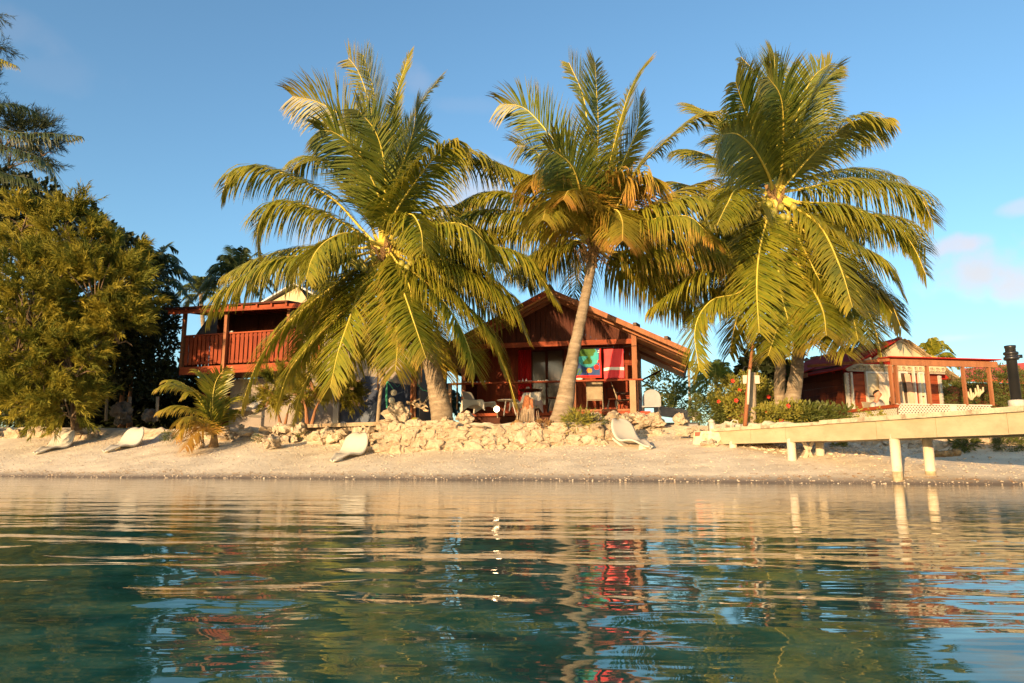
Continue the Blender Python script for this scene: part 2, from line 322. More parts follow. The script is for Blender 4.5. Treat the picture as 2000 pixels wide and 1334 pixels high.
bmx = N.new('ShaderNodeMix'); bmx.data_type = 'RGBA'; L.new(rmp.outputs[0], bmx.inputs[0]); L.new(old, bmx.inputs[6]); L.new(bcr.outputs[0], bmx.inputs[7]); old = bmx.outputs[2]
L.new(old, wet.inputs[6]); wet.inputs[7].default_value = (.20,.155,.115,1)
nn = N.new('ShaderNodeTexNoise'); nn.inputs['Scale'].default_value = 1.6; nn.inputs['Detail'].default_value = 7; L.new(ge.outputs['Position'], nn.inputs[0])
cr = N.new('ShaderNodeValToRGB'); cr.color_ramp.elements[0].position = .40; cr.color_ramp.elements[0].color = (.06,.19,.10,1); cr.color_ramp.elements[1].position = .66; cr.color_ramp.elements[1].color = (.30,.56,.36,1)
L.new(nn.outputs[0], cr.inputs[0])
dp = N.new('ShaderNodeMix'); dp.data_type = 'RGBA'; L.new(mrange(-.05, -.55), dp.inputs[0]); L.new(wet.outputs[2], dp.inputs[6]); L.new(cr.outputs[0], dp.inputs[7])
L.new(dp.outputs[2], pb.inputs['Base Color']); me.materials.append(gm)
ground = bpy.data.objects.new('ground', me); COL.objects.link(ground); tag(ground, kind='structure')

# ------------------------------------------------------------------ water: real waves
rng = np.random.RandomState(11)
ys = []; y = .25
while y < 20.5: ys.append(y); y += max(.016, min(.035, .0032*y*y*.6+.012))
yb = [-300,-120,-50,-20,-8,-3,-1.2,-.4,0]
ys = np.array(yb+ys+[21.5,24,30]); cols = np.linspace(-1, 1, 421)
U = np.zeros((len(ys), len(cols))); Yg = np.repeat(ys[:,None], len(cols), 1)
halfw = np.maximum(1.6, 1.05*np.abs(ys)+.6)
inner = .93
for i in range(len(ys)):
    hw = halfw[i]; c = cols
    x = np.where(np.abs(c) <= inner, c/inner*hw, np.sign(c)*(hw + (300-hw)*((np.abs(c)-inner)/(1-inner))**2.2)); U[i] = x
Z = np.zeros_like(U); fade = np.clip((Yg+.5)/1.0, 0, 1)*np.clip((30-Yg)/8, 0, 1)*(np.abs(U) < 40)
wx = U + .18*np.sin(.9*Yg+.4*U)+.10*np.sin(2.1*U+1.3); wy = Yg + .16*np.sin(.8*U+.5)+.08*np.sin(1.9*U-.7*Yg)
amp = np.clip(.75+.25*np.sin(.5*U+.31*Yg+1)+.22*np.sin(.23*Yg-.8*U), .3, 1.4)
for k in range(30):
    lam = .105*(1.083**k)*(1+.1*rng.randn()); lam = min(lam, 2.6)
    dirl = k % 2 == 0; th = rng.randn()*.22+.06 if dirl else rng.randn()*.75
    slope = .0075 if lam < .22 else (.0105 if lam < .9 else .006)
    a = slope*lam/(2*math.pi); kk = 2*math.pi/lam
    Z += (1 if dirl else np.clip((7-Yg)/4, .12, 1))*a*np.sin(kk*(wx*math.sin(th)+wy*math.cos(th)) + rng.rand()*6.28)
Z *= .80*fade*amp*np.clip(1.25-.115*Yg, .40, 1.0)
V = np.stack([U, Yg, Z], -1).reshape(-1, 3); nr, ncl = U.shape
ii = np.arange(nr*ncl).reshape(nr, ncl); F = np.stack([ii[:-1,:-1], ii[:-1,1:], ii[1:,1:], ii[1:,:-1]], -1).reshape(-1, 4)
me = bpy.data.meshes.new('water'); me.vertices.add(len(V)); me.vertices.foreach_set('co', V.ravel().astype(np.float32))
me.loops.add(F.size); me.loops.foreach_set('vertex_index', F.ravel().astype(np.int32)); me.polygons.add(len(F))
me.polygons.foreach_set('loop_start', (np.arange(len(F))*4).astype(np.int32)); me.polygons.foreach_set('loop_total', np.full(len(F), 4, np.int32))
me.update(); me.polygons.foreach_set('use_smooth', [True]*len(F))
wm = bpy.data.materials.new('water'); wm.use_nodes = True; t = wm.node_tree; N = t.nodes; L = t.links; N.remove(N['Principled BSDF'])
gl = N.new('ShaderNodeBsdfGlossy'); gl.inputs['Roughness'].default_value = .012; gl.inputs['Color'].default_value = (.97,.97,.97,1)
tr = N.new('ShaderNodeBsdfTransparent'); tr.inputs['Color'].default_value = (.74,.94,.83,1)
fr = N.new('ShaderNodeFresnel'); fr.inputs['IOR'].default_value = 1.34
mx = N.new('ShaderNodeMixShader'); L.new(fr.outputs[0], mx.inputs[0]); df = N.new('ShaderNodeBsdfDiffuse'); df.inputs['Color'].default_value = (.10,.33,.20,1); md = N.new('ShaderNodeMixShader'); md.inputs[0].default_value = .18
L.new(tr.outputs[0], md.inputs[1]); L.new(df.outputs[0], md.inputs[2]); L.new(md.outputs[0], mx.inputs[1]); L.new(gl.outputs[0], mx.inputs[2]); L.new(mx.outputs[0], N['Material Output'].inputs[0])
tcn = N.new('ShaderNodeTexCoord'); mp = N.new('ShaderNodeMapping'); mp.inputs['Scale'].default_value = (2.6, 8, 1); mp.inputs['Rotation'].default_value = (0,0,.12); L.new(tcn.outputs['Object'], mp.inputs[0])
nz2 = N.new('ShaderNodeTexNoise'); nz2.inputs['Scale'].default_value = 1.3; nz2.inputs['Detail'].default_value = 2; L.new(mp.outputs[0], nz2.inputs[0])
bp = N.new('ShaderNodeBump'); bp.inputs['Strength'].default_value = .24; bp.inputs['Distance'].default_value = .012; L.new(nz2.outputs[0], bp.inputs['Height'])
for s_ in (gl, fr): L.new(bp.outputs[0], s_.inputs['Normal'])
me.materials.append(wm); water = bpy.data.objects.new('water', me); COL.objects.link(water); tag(water, kind='structure')

# ------------------------------------------------------------------ rubble and stones
m = MB()
for i in range(8500):
    px = rr(-60, 2060); x = rr(-15, 11); yw = interp(x, WALL); ysx = shore(x)
    u = random.random()
    y = ysx + (yw-ysx)*(u**.8) if i % 12 else ysx + rr(-.05, .25)
    if y > yw+.1: continue
    k = random.random(); s_ = .006 + .014*k**4 + (.010 if u > .75 else 0)*random.random()
    m.nr().blob((x, y, ground_z(x, y)+s_*.25), s_*rr(.8,1.6), s_*rr(.8,1.3), s_*.7, rough=.25, sub=1)
for i in range(900):   # heaps of coral rubble under the jetty
    x = 5.3 + abs(random.gauss(0, 1.2)); y = interp(x, WALL) - abs(random.gauss(.2, .6)); s_ = rr(.02, .05)
    m.nr().blob((x, y, ground_z(x, y)+s_*.3), s_*1.3, s_, s_*.6, rough=.25, sub=1)
tag(m.obj('coral_rubble', M['pebble']), 'pale coral rubble strewn over the beach sand', 'rubble', kind='stuff')

m = MB()
for i in range(1500):
    x = rr(-15, 10); ysx = shore(x); y = ysx + (abs(random.gauss(.45,.12))+.10*math.sin(x*1.3) if i % 3 else rr(.3, 3.2)); z = ground_z(x, y)+.006; an = rr(0,3.14); l_ = rr(.02,.09)
    m.nr().bar((x,y,z),(x+l_*math.cos(an),y+l_*math.sin(an),z+rr(0,.012)), rr(.005,.014), .004)
tag(m.obj('beach_litter', M['leaf_brown']), 'thin line of dry leaf and weed litter along the beach', 'litter', kind='stuff')
def stone_run(m, x0, x1, z0f, z1f, size, yoff=-.06, dens=1.0, jit=.25, top=False):
    # stones of mixed size packed against each other by rejection, biggest first
    placed = []; area = (x1-x0)*.7; tries = int(2200*(x1-x0)/(size/.3)**2)
    for k in range(tries):
        f = 1-k/tries; sz = size*(.35+.95*f**1.5)*rr(.8,1.15); x = rr(x0, x1); zb, zt = z0f(x), z1f(x)
        h_ = sz*rr(.50,.85); z = rr(zb-.02, zt-h_*.3+(.05 if top else 0)); w_ = sz*rr(.85,1.35)
        if any(abs(x-a)/(w_+b) < .47 and abs(z-c)/(h_+d) < .47 for a, b, c, d in placed): continue
        placed.append((x, w_, z, h_))
        if random.random() > dens: continue
        t_ = (z-zb)/max(.01, zt-zb); y = interp(x, WALL)
        m.nr().blob((x, y+yoff+.045+.16*t_+rr(-.03,.03), z), w_*.54, sz*.28, h_*.56, rough=rr(.20,.38), sub=3, fr=1.9, rot=rr(-.2,.2), sq=.80)
def zb_(x): return ground_z(x, interp(x, WALL)-.06)
def wall_top(x): return (1.34 if x < -1.6 else 1.22) + .05*math.sin(x*2.9)+.03*math.sin(x*7)
def mortar_face(x0, x1, topf, e):
    m = MB(); nx = int((x1-x0)/.05); nz_ = 18; 
    for i in range(nx+1):
        for j in range(nz_+3):
            x = x0+(x1-x0)*i/nx; t_ = min(1, j/nz_); zb = ground_z(x, interp(x, WALL)-.06)-.1; z = zb+(topf(x)-zb)*t_; back = max(0, j-nz_)*.3
            v = Vector((x*3.1, z*4.0, 2)); m.v.append((x, interp(x, WALL)-.03+.16*t_+.07*noise.noise(v)+.03*noise.noise(v*3)+back, z+.02*noise.noise(v*2)))
    for i in range(nx):
        for j in range(nz_+2): a = i*(nz_+3)+j; m.face((a, a+nz_+3, a+nz_+4, a+1))
    return m.obj('mortar', M['mortar'], e, True)
sw = empty('stone_wall', (0,0,0), 0, 'rough white limestone retaining wall below the two leaning palm trunks', 'stone wall')
mortar_face(-3.38, 2.6, wall_top, sw)
m = MB(); stone_run(m, -3.36, 2.5, zb_, wall_top, .31, top=True)
for q in range(34):                                   # loose blocks along the top
    x = rr(-3.3, 2.5); m.nr().blob((x, interp(x, WALL)+rr(.15,.5), wall_top(x)+rr(-.02,.05)), rr(.05,.2), rr(.06,.16), rr(.04,.10), rough=.26, sub=3)
m.obj('stones', M['stone'], sw)
m = MB(); stone_run(m, 2.75, 4.75, zb_, lambda x: interp(x, ZTOP)-.25, .24); 
for q in range(34):
    x = rr(1.5, 4.6); m.nr().blob((x, rr(18.75, 19.15), interp(x, ZTOP)+.07+rr(-.08,.10)), rr(.12,.24), rr(.1,.18), rr(.09,.15), rough=.28, sub=3)
m.nr().bar((2.5,18.72,1.06),(4.75,18.42,.98), .3, .09)
tag(m.obj('stone_wall', M['stone']), 'two stepped stone wall with a concrete ledge right of the terrace bungalow post', 'stone wall')
m = MB(); stone_run(m, -17, -13.2, zb_, lambda x: interp(x, ZTOP)-.1, .36, dens=.8)
tag(m.obj('stone_wall', M['stone']), 'loose bank of pale boulders under the feathery tree at the left', 'stone wall')
m = MB(); stone_run(m, 6.2, 14, zb_, lambda x: min(interp(x, ZTOP)-.15, zb_(x)+.5), .26, dens=.85, yoff=-.02)
tag(m.obj('stone_wall', M['stone']), 'low rough stone wall seen beneath the jetty beam', 'stone wall')
rb_ = empty('rocky_bank', (0,0,0), 0, 'crumbling brown coral bank with concrete lip beside the young palm', 'rock bank')
m = MB()                                              # ledge wall between young palm and centre wall
for k in range(80):
    x = -9.6+rr(0, 6.0); m.nr().blob((x, interp(x, WALL)-rr(-.1,.30), zb_(x)+rr(.0,.40)), rr(.08,.24), rr(.08,.2), rr(.06,.17), rough=.36, sub=2)
m.obj('stones', M['coralrock'], rb_); m = MB(); m.bar((-6.6,20.75,1.36),(-3.5,19.45,1.38), .35, .10); m.obj('lip', M['mortar'], rb_)
def rock(px, py, d, rx, ry, rz, label, name='rock', cat='rock', mt='coralrock'):
    m = MB(); m.nr().blob((0,0,0), rx, ry, rz, rough=.34, sub=4, fr=1.6); p = P(px, py, d)
    return tag(m.obj(name, M[mt], loc=p), label, cat)
rock(772, 808, 18.9, .34, .25, .24, 'craggy coral boulder below the two hanging white floats')
rock(767, 797, 18.95, .10, .09, .09, 'small round stone perched left on the craggy boulder')
rock(776, 790, 19.0, .15, .09, .07, 'tilted tan stone lying on top of the craggy boulder')
rock(908, 815, 18.6, .22, .2, .14, 'pitted brown coral head just right of the leaning left trunk')
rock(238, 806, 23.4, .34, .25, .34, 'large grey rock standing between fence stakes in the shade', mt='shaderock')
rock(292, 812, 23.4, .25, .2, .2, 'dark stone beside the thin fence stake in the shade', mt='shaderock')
rock(475, 803, 21.6, .28, .2, .14, 'dark pitted rock heap below the lounger on the bank')
rock(388, 868, 19.9, .16, .13, .13, 'white coral lump on the sand right of the young palm')
rock(532, 862, 19.3, .26, .18, .16, 'pale coral lump at the foot of the rocky bank')
rock(1388, 870, 16.3, .17, .13, .12, 'white coral lump in the gap under the jetty ramp')

# ------------------------------------------------------------------ jetty
JA = Vector((4.71,16.35,0)); JB = Vector((7.2,10.0,0)); JD = (JB-JA); JN = Vector((.931,.365,0))
def jp(t, w_=0, z=0): return JA + JD*t + JN*w_ + Vector((0,0,z))
ZJ = 1.115
jet = empty('jetty', jp(0,0,0), 0, 'long cream concrete jetty on round pillars crossing in front of the red roofed hut', 'jetty')
def loc(mb_, e):
    o = Vector(e.location); mb_.v = [tuple(Vector(v)-o) for v in mb_.v]; return mb_
m = MB(); m.prism([jp(.0,0,ZJ-.07), jp(.02,0,ZJ-.36), jp(.158,0,ZJ-.363), jp(.158,0,ZJ-.07)], JN*.12)
for ta, tb_ in ((.1595,.311),(.3125,.467)): m.prism([jp(ta,rr(0,.006),ZJ-.07), jp(ta,0,ZJ-.366), jp(tb_,0,ZJ-.37), jp(tb_,0,ZJ-.07)], JN*.12)
ta = .4685
while ta < 1.6: o_ = rr(-.016,-.008); m.prism([jp(ta,o_,ZJ-.05), jp(ta,o_,ZJ-.375+rr(-.004,.004)), jp(ta+.1635,o_,ZJ-.375), jp(ta+.1635,o_,ZJ-.05)], JN*.13); ta += .165
m.prism([jp(.0,.78,ZJ-.09), jp(.02,.78,ZJ-.36), jp(1.6,.78,ZJ-.40), jp(1.6,.78,ZJ-.09)], JN*.12); loc(m, jet).obj('beam', M['jetty'], jet)
m = MB(); m.prism([jp(-.03,-.05,ZJ-.07), jp(-.03,-.05,ZJ), jp(.47,-.05,ZJ-.012), jp(.47,-.05,ZJ-.07)], JN*1.05)
ta = .455
while ta < 1.6: dz_ = rr(-.006,.008); m.prism([jp(ta,-.075+rr(-.01,.006),ZJ-.062), jp(ta,-.075,ZJ+.012+dz_), jp(ta+.1085,-.075,ZJ+.014+dz_), jp(ta+.1085,-.075,ZJ-.062)], JN*1.1); ta += .11
loc(m, jet).obj('deck', M['jetty_top'], jet)
for (t_, w_, zb, r_) in ((.06,.07,.50,.085),(.321,.07,.22,.083),(.321,.80,.25,.083),(.673,.07,-.05,.083),(.673,.84,-.02,.083),(1.15,.07,-.7,.083),(1.15,.84,-.7,.083)):
    m = MB(); m.tube([jp(t_,w_,zb), jp(t_,w_,zb+.05), jp(t_,w_,ZJ-.30)], [r_*1.06, r_, r_], 20); pl_ = loc(m, jet).obj('pillar', M['pillar'], jet, smooth=True)
    if t_ > .6: m = MB(); m.tube([jp(t_,w_,max(zb+.06,-.1)), jp(t_,w_,.16), jp(t_,w_,.20)], [r_*1.03, r_*1.03, r_*1.005], 20, cap=False); loc(m, jet).obj('tide_mark', M['tide'], pl_, smooth=True)
for (a, b) in (((.321,.34,.36),(.321,.64,.80)), ((.321,.62,.36),(.321,.36,.80))):
    m = MB(); m.bar(jp(*a), jp(*b), .05, .06); loc(m, jet).obj('brace', M['pillar'], jet)
rp = empty('concrete_ramp', P(1365,868,16.9), 0, 'worn concrete ramp with faded red paint at the shore end of the jetty', 'ramp')
m = MB(); m.prism([P(1352,874,16.7), P(1392,876,16.5), P(1424,840,16.3), P(1356,843,16.7)], JN*.9); loc(m, rp).obj('slab', mat('ramp', (.55,.40,.26), (.64,.50,.34), rough=.9, scale=3, bump=.3, stain=(4,.52,.8,(.55,.17,.08))), rp)
m = MB(); m.prism([P(1357,852,16.66), P(1376,851,16.6), P(1376,843,16.6), P(1357,844,16.66)], JN*.5+Vector((0,0,.01))); loc(m, rp).obj('paint_patch', M['red'], rp)
pb_ = P(1986, 790, 10.35)
bo = empty('mooring_post', (pb_.x, pb_.y, ZJ+.01), 0, 'glossy black pipe post with clamp on a round concrete foot on the jetty', 'post')
m = MB(); m.lathe((0,0,0), [(.105,0),(.105,.11),(.09,.12)], 20); m.obj('foot', M['concrete'], bo, True)
m = MB(); m.lathe((0,0,.12), [(.068,0),(.068,.76),(.075,.77),(.075,.80),(.06,.80)], 20); m.obj('pipe', M['black'], bo, True)
m = MB(); m.lathe((0,0,.70), [(.072,0),(.098,.01),(.098,.05),(.078,.06),(.078,.08),(.096,.09),(.096,.12),(.072,.13)], 20); m.bar((.08,0,.76),(.15,-.02,.76),.03,.05); m.obj('clamp', M['black'], bo, True)

# ------------------------------------------------------------------ loungers
def lounger_mesh():
    m = MB(); prof = []; n = 34; k = 14
    for i in range(n+1):
        s_ = i/n; x = 1.5*s_ ; z = .07 + .17*sstep(s_/.35)*(1-.25*sstep((s_-.35)/.25)) + .58*sstep((s_-.42)/.60)**1.1
        x -= .22*sstep((s_-.6)/.4)
        w_ = .10 + .25*sstep(s_/.62)
        if s_ > .70: w_ *= max(.04, 1-((s_-.70)/.303)**2)**.5
        if s_ < .08: w_ *= math.sqrt(max(.05, 1-((.08-s_)/.085)**2))
        prof.append((x, z, w_))
    for th_, dz in ((0,0),):
        base = len(m.v)
        for (x, z, w_) in prof:
            for j in range(k+1):
                v = -1+2*j/k; m.v.append((x, v*w_, z - .05*(1-v*v) - (0 if abs(v) < .9 else .02)))
        for i in range(n):
            for j in range(k): a = base+i*(k+1)+j; m.face((a, a+1, a+k+2, a+k+1))
    return m
def lounger(p, rz, label, first=[None]):
    if first[0] is None:
        e = empty('sun_lounger', p, rz, label, 'sun lounger', 'white moulded sun loungers on the shore')
        o = lounger_mesh().obj('shell', M['plastic'], e, True)
        sd = o.modifiers.new('thick', 'SOLIDIFY'); sd.thickness = .04; sd.offset = -1
        m = MB(); m.tube([(.28,0,.0),(.30,0,.12)],[.12,.09],14); m.bar((.75,0,.0),(1.35,0,.30),.22,.05); m.bar((.70,0,.03),(1.25,0,.03),.30,.06); m.obj('foot', M['plastic'], e)
        first[0] = e; return e
    e = copy_tree(first[0]); e.location = p; e.rotation_euler = (0,0,rz); e['label'] = label; return e
def on_ground(px, py, d, dz=0): q = P(px, py, d); return Vector((q.x, q.y, ground_z(q.x, q.y)+dz))
lounger(on_ground(70, 872, 20.5), R(84), 'white spoon shaped lounger nearest the feathery tree')
lounger(on_ground(204, 873, 20.1), R(77), 'white spoon shaped lounger in front of the sandy slope left of the young palm')
lounger(on_ground(650, 878, 17.1), R(72), 'white spoon shaped lounger against the left end of the stone wall')
lounger(on_ground(1272, 892, 16.6), R(118), 'white spoon shaped lounger facing the jetty at the right end of the stone wall')
lounger(P(437, 812, 21.9), R(45), 'white spoon shaped lounger up on the rocky bank behind the young palm')

# ------------------------------------------------------------------ buildings
class Frame:
    def __init__(s, px, d, th, z0, name, label, cat):
        o = P(px, 800, d); s.O = Vector((o.x, o.y, z0)); s.th = th
        s.a = Vector((math.cos(th), math.sin(th), 0)); s.b = Vector((-math.sin(th), math.cos(th), 0))
        s.e = empty(name, s.O, th, label, cat) if name else None
    def hit(s, px, py, b=0.0):            # local point where the sight line meets the plane at depth b of this building
        v = pxdir(px, py); o = Vector((0,0,CAM_H)); c = s.O + s.b*b
        t = (c-o).dot(s.b)/v.dot(s.b); q = o+v*t-s.O
        return Vector((q.dot(s.a), b, q.z))
    def box(s, m, x0, y0, x1, y1, b0, b1, bh=None):
        p = s.hit(x0, y0, b0 if bh is None else bh); q = s.hit(x1, y1, b0 if bh is None else bh); m.box(p.x, b0, p.z, q.x, b1, q.z)
    def world(s, v): return s.O + s.a*v[0] + s.b*v[1] + Vector((0,0,v[2]))
def planks(m, a0, a1, z0, z1, b0, b1, w_, gap=.006, vert=True, ztop=None, zbot=None):
    if vert:
        a = a0
        while a < a1-.01:
            e_ = min(a+w_, a1); m.nr(); jb = rr(-.003,.003)
            zt = z1 if ztop is None else None
            if ztop is None: m.box(a, b0+jb, z0, e_-gap, b1, z1)
            else:
                zl, zr = ztop(a), ztop(e_-gap)
                if min(zl, zr) > z0: m.prism([(a,b0+jb,z0),(e_-gap,b0+jb,z0),(e_-gap,b0+jb,zr),(a,b0+jb,zl)], (0,b1-b0,0))
            a = e_
    else:
        z = z0
        while z < z1-.01:
            e_ = min(z+w_, z1); m.nr(); jb = rr(-.003,.003); m.box(a0, b0+jb, z, a1, b1, e_-gap); z = e_

# ---- main bungalow: front right post at px 1243, 21 m away
H = Frame(1243, 21.0, R(-12), 1.40, 'gable_bungalow', 'dark red wooden bungalow with wide gable and open porch in the centre', 'bungalow')
aR = (H.hit(1347,682,-.9)).x; zE = H.hit(1347,682,-.9).z; aA = H.hit(1073,563,-.9).x; zA = H.hit(1073,563,-.9).z
slope = (zA-zE)/(aR-aA); aL = aA-(aR-aA)*.97
FR, BK = -.9, 5.6
def zr(a): return zA - abs(a-aA)*slope
a0 = H.hit(903, 750, 0).x; zF = H.hit(1243, 803, 0).z       # left corner, porch floor height
WB = 1.7                                                       # porch depth
m = MB()                                                       # gable wall above the porch opening
zB = H.hit(1243, 670, 0).z
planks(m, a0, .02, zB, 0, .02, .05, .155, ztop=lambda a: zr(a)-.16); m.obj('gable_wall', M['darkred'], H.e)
m = MB(); planks(m, a0, 0, zF, zB+.3, WB, WB+.05, .17); m.obj('wall', M['redwood'], H.e)
m = MB(); m.box(.02-.06, .1, zF-.1, .0, WB, zF-.02)
planks(m, -.0, .05, .0, 0, 0, 0, 9) if False else None
m = MB(); z = .1                                               # right side wall of horizontal boards
while z < zr(0)-.1:
    m.nr(); zt = min(z+.17, zr(0)-.12); m.box(-.03, WB+.02, z, .03+rr(-.004,.004), 5.3, zt-.008); z += .17
m.obj('side_wall', M['brownwood'], H.e)
m = MB(); z = .1
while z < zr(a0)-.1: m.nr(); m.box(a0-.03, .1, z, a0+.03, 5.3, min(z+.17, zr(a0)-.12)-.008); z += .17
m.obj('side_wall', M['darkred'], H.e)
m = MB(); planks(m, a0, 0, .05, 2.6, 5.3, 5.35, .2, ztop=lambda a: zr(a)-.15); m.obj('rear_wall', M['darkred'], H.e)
m = MB(); m.box(a0, -.02, zF-.09, .0, 5.3, zF); m.obj('floor', M['redwood_h'], H.e)
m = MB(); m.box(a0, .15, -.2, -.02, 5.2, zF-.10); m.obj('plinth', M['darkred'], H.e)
m = MB(); m.box(a0-.3, -.06, zB-.02, .02, -.005, zB+.13); m.obj('beam', M['redwood_h'], H.e)
m = MB(); m.box(-.085, -.11, -.05, .06, .045, zr(0)-.13); m.obj('post', M['brownwood'], H.e)
p_ = H.hit(1142, 745); m = MB(); m.box(a0-.02, -.05, -.02, a0+.10, .06, zB-.02); m.obj('post', M['brownwood'], H.e)
for px_ in (1122,):
    p_ = H.hit(px_, 745); m = MB(); m.box(p_.x-.04, -.03, zF, p_.x+.04, .04, H.hit(px_, 742).z-.04); m.obj('post', M['brownwood'], H.e)
p_ = H.hit(1238, 745); zR_ = H.hit(1243, 741).z
m = MB(); m.box(H.hit(1231,800,-.2).x, -.26, -.12, H.hit(1243,800,-.2).x, -.13, zR_-.05); m.obj('rail_post', M['box'], H.e)
m = MB(); aX = H.hit(878, 748).x
m.box(aX, -.20, zR_-.045, .22, .02, zR_); m.obj('rail_top', M['redwood_h'], H.e)
m = MB(); m.box(H.hit(1125,800).x, -.04, zF+.01, -.02, .03, zF+.07); m.obj('rail_bottom', M['brownwood'], H.e)
m = MB(); m.box(aX, -.14, -.1, aX+.10, -.04, zR_-.045); m.obj('rail_post', M['box'], H.e)
# roof: two corrugated slopes with timber underside
for sgn, aEnd, nm in ((1, aR, 'roof'), (-1, aL, 'roof')):
    m = MB(); n = 46; b = FR
    # ribbed sheet following the slope, ribs run from ridge to eave
    nb = 60; rows = []
    for i in range(nb+1):
        bb = FR + (BK-FR)*i/nb; dz = .022*(1 if i % 2 else 0)
        rows.append([(aA, bb, zA+dz), ((aA+aEnd)/2, bb, zr((aA+aEnd)/2)+dz-.01), (aEnd, bb, zr(aEnd)+dz)])
    for i in range(nb):
        for j in range(2): m.poly([rows[i][j], rows[i][j+1], rows[i+1][j+1], rows[i+1][j]])
    ro = m.obj(nm, M['roof_brown'], H.e)
    m = MB()                                                   # soffit boards parallel to the rake, each a step lower
    bb = FR+.03; k = 0
    while bb < BK-.1:
        w_ = .19; m.nr(); dz = -.035 - .012*(k % 2)
        e2 = aEnd - sgn*.02
        m.prism([(aA, bb, zA+dz), (e2, bb, zr(e2)+dz), (e2, bb, zr(e2)+dz-.03), (aA, bb, zA+dz-.03)], (0, w_-.008, 0))
        bb += w_; k += 1
    m.obj('soffit', M['soffit'], H.e)
    m = MB()                                                   # barge board along the front rake
    m.nr(); m.prism([(aA, FR-.035, zA+.0), (aEnd, FR-.035, zr(aEnd)+.0), (aEnd, FR-.035, zr(aEnd)-.15), (aA, FR-.035, zA-.17)], (0,.04,0))
    m.obj('barge_board', M['brownwood'] if sgn > 0 else M['redwood_h'], H.e)
    m = MB()                                                   # inner rafter pair seen below the barge board
    for bq in (-.42, .0, 1.6, 3.2):
        m.nr(); m.prism([(aA, bq, zA-.08), (aEnd-sgn*.05, bq, zr(aEnd)-.085), (aEnd-sgn*.05, bq, zr(aEnd)-.17), (aA, bq, zA-.19)], (0,.06,0))
    m.obj('rafter', M['brownwood'], H.e)
    m = MB(); m.box(aEnd-.02*sgn, FR-.03, zr(aEnd)-.16, aEnd+.02*sgn, BK, zr(aEnd)+.01); m.obj('fascia', M['darkred'], H.e)
m = MB(); m.tube([(aA,FR-.05,zA+.03),(aA,BK,zA+.03)], .09, 8); m.obj('ridge_cap', M['roof_brown'], H.e)
for px_, py_ in ((1243,634),(1304,662)):
    q = H.hit(px_, py_, FR); m = MB(); m.bar((q.x-.05,FR-.08,zr(q.x)+.05),(q.x+.05,FR+.3,zr(q.x)+.05), .10, .09); m.obj('batten_end', M['roof_brown'], H.e)
# porch wall: glazed doors, curtain
def wallbit(name, mt, x0, y0, x1, y1, dep=WB, th_=.03, frame=True, kind=None):
    m = MB(); H.box(m, x0, y0, x1, y1, dep-th_, dep-.002); o = m.obj(name, mt, H.e)
    if frame:
        p = H.hit(x0, y0, dep-th_); q = H.hit(x1, y1, dep-th_); f = MB(); b0, b1 = dep-th_-.04, dep-.001
        for (u0, v0, u1, v1) in ((p.x-.05,q.z-.05,p.x,p.z+.05),(q.x,q.z-.05,q.x+.05,p.z+.05),(p.x,p.z,q.x,p.z+.05)): f.box(u0, b0, v0, u1, b1, v1)
        f.obj('frame', M['darkred'], o)
    return o
wallbit('window', M['glass'], 1040, 688, 1066, 790)
wallbit('door', M['glass'], 1070, 686, 1100, 802)
m = MB(); p = H.hit(1012, 684, WB-.1); q = H.hit(1038, 800, WB-.1); n = 22
for i in range(n):
    u0 = p.x+(q.x-p.x)*i/n; u1 = p.x+(q.x-p.x)*(i+1)/n
    m.poly([(u0, WB-.10+.025*math.sin(i*1.7), q.z), (u1, WB-.10+.025*math.sin((i+1)*1.7), q.z), (u1, WB-.10+.02*math.sin((i+1)*1.7), p.z), (u0, WB-.10+.02*math.sin(i*1.7), p.z)])
m.obj('curtain', M['redcurtain'], H.e, True)
# side shutters and awning strut
m = MB(); m.box(.035, WB+.15, 1.0, .07, WB+1.35, 2.2); m.obj('shutter', M['box'], H.e)
m = MB(); m.box(.035, WB+1.7, 1.35, .06, WB+2.6, 2.15); m.obj('side_window', M['glass'], H.e)
m = MB(); m.bar((.05,4.9,1.9),(.75,4.9,2.25),.05,.06); m.bar((.05,4.9,1.65),(.6,4.9,2.15),.03,.03); m.obj('strut', M['darkred'], H.e)

def onH(v): return H.world(v)
# towels on the line
ln = MB(); a1 = H.hit(1100, 681, -.15); a2 = H.hit(1243, 681, -.15)
pts = [onH((a1.x+(a2.x-a1.x)*i/8, -.15, a1.z+.02-.03*math.sin(math.pi*i/8))) for i in range(9)]
ln.tube(pts, .006, 4); tag(ln.obj('clothes_line', M['wire']), 'thin washing line under the porch beam holding the towels', 'clothes line')
def cloth_grid(fr_, x0, y0, x1, y1, b, nx, nz_, wav, slack=0.0, thick=.008):
    p = fr_.hit(x0, y0, b); q = fr_.hit(x1, y1, b); g = []
    for j in range(nz_+1):
        v = j/nz_; row = []
        for i in range(nx+1):
            u = i/nx; off = wav*(math.sin(u*11+1)+.5*math.sin(u*23+v*2))*(.3+.7*v)
            row.append((p.x+(q.x-p.x)*u+.01*math.sin(v*6+u*3), b+off, p.z+(q.z-p.z)*v - slack*math.sin(u*3)*v))
        g.append(row)
    return g
tw = empty('beach_towel', H.world(H.hit(1200,742,-.15)), H.th, 'coral red towel with one white stripe and fringe hanging on the porch line', 'towel')
def loc2(m, e, fr_=H): # frame-local -> thing-local (same rotation)
    o = Vector(e.location)-fr_.O; o = Vector((o.dot(fr_.a), o.dot(fr_.b), o.z)); m.v = [tuple(Vector(v)-o) for v in m.v]; return m
g = cloth_grid(H, 1179, 682, 1219, 739, -.16, 30, 30, .022, -.03)
body, stripe = MB(), MB()
for j in range(30):
    for i in range(30): (stripe if 19 <= j <= 21 else body).poly([g[j][i], g[j][i+1], g[j+1][i+1], g[j+1][i]])
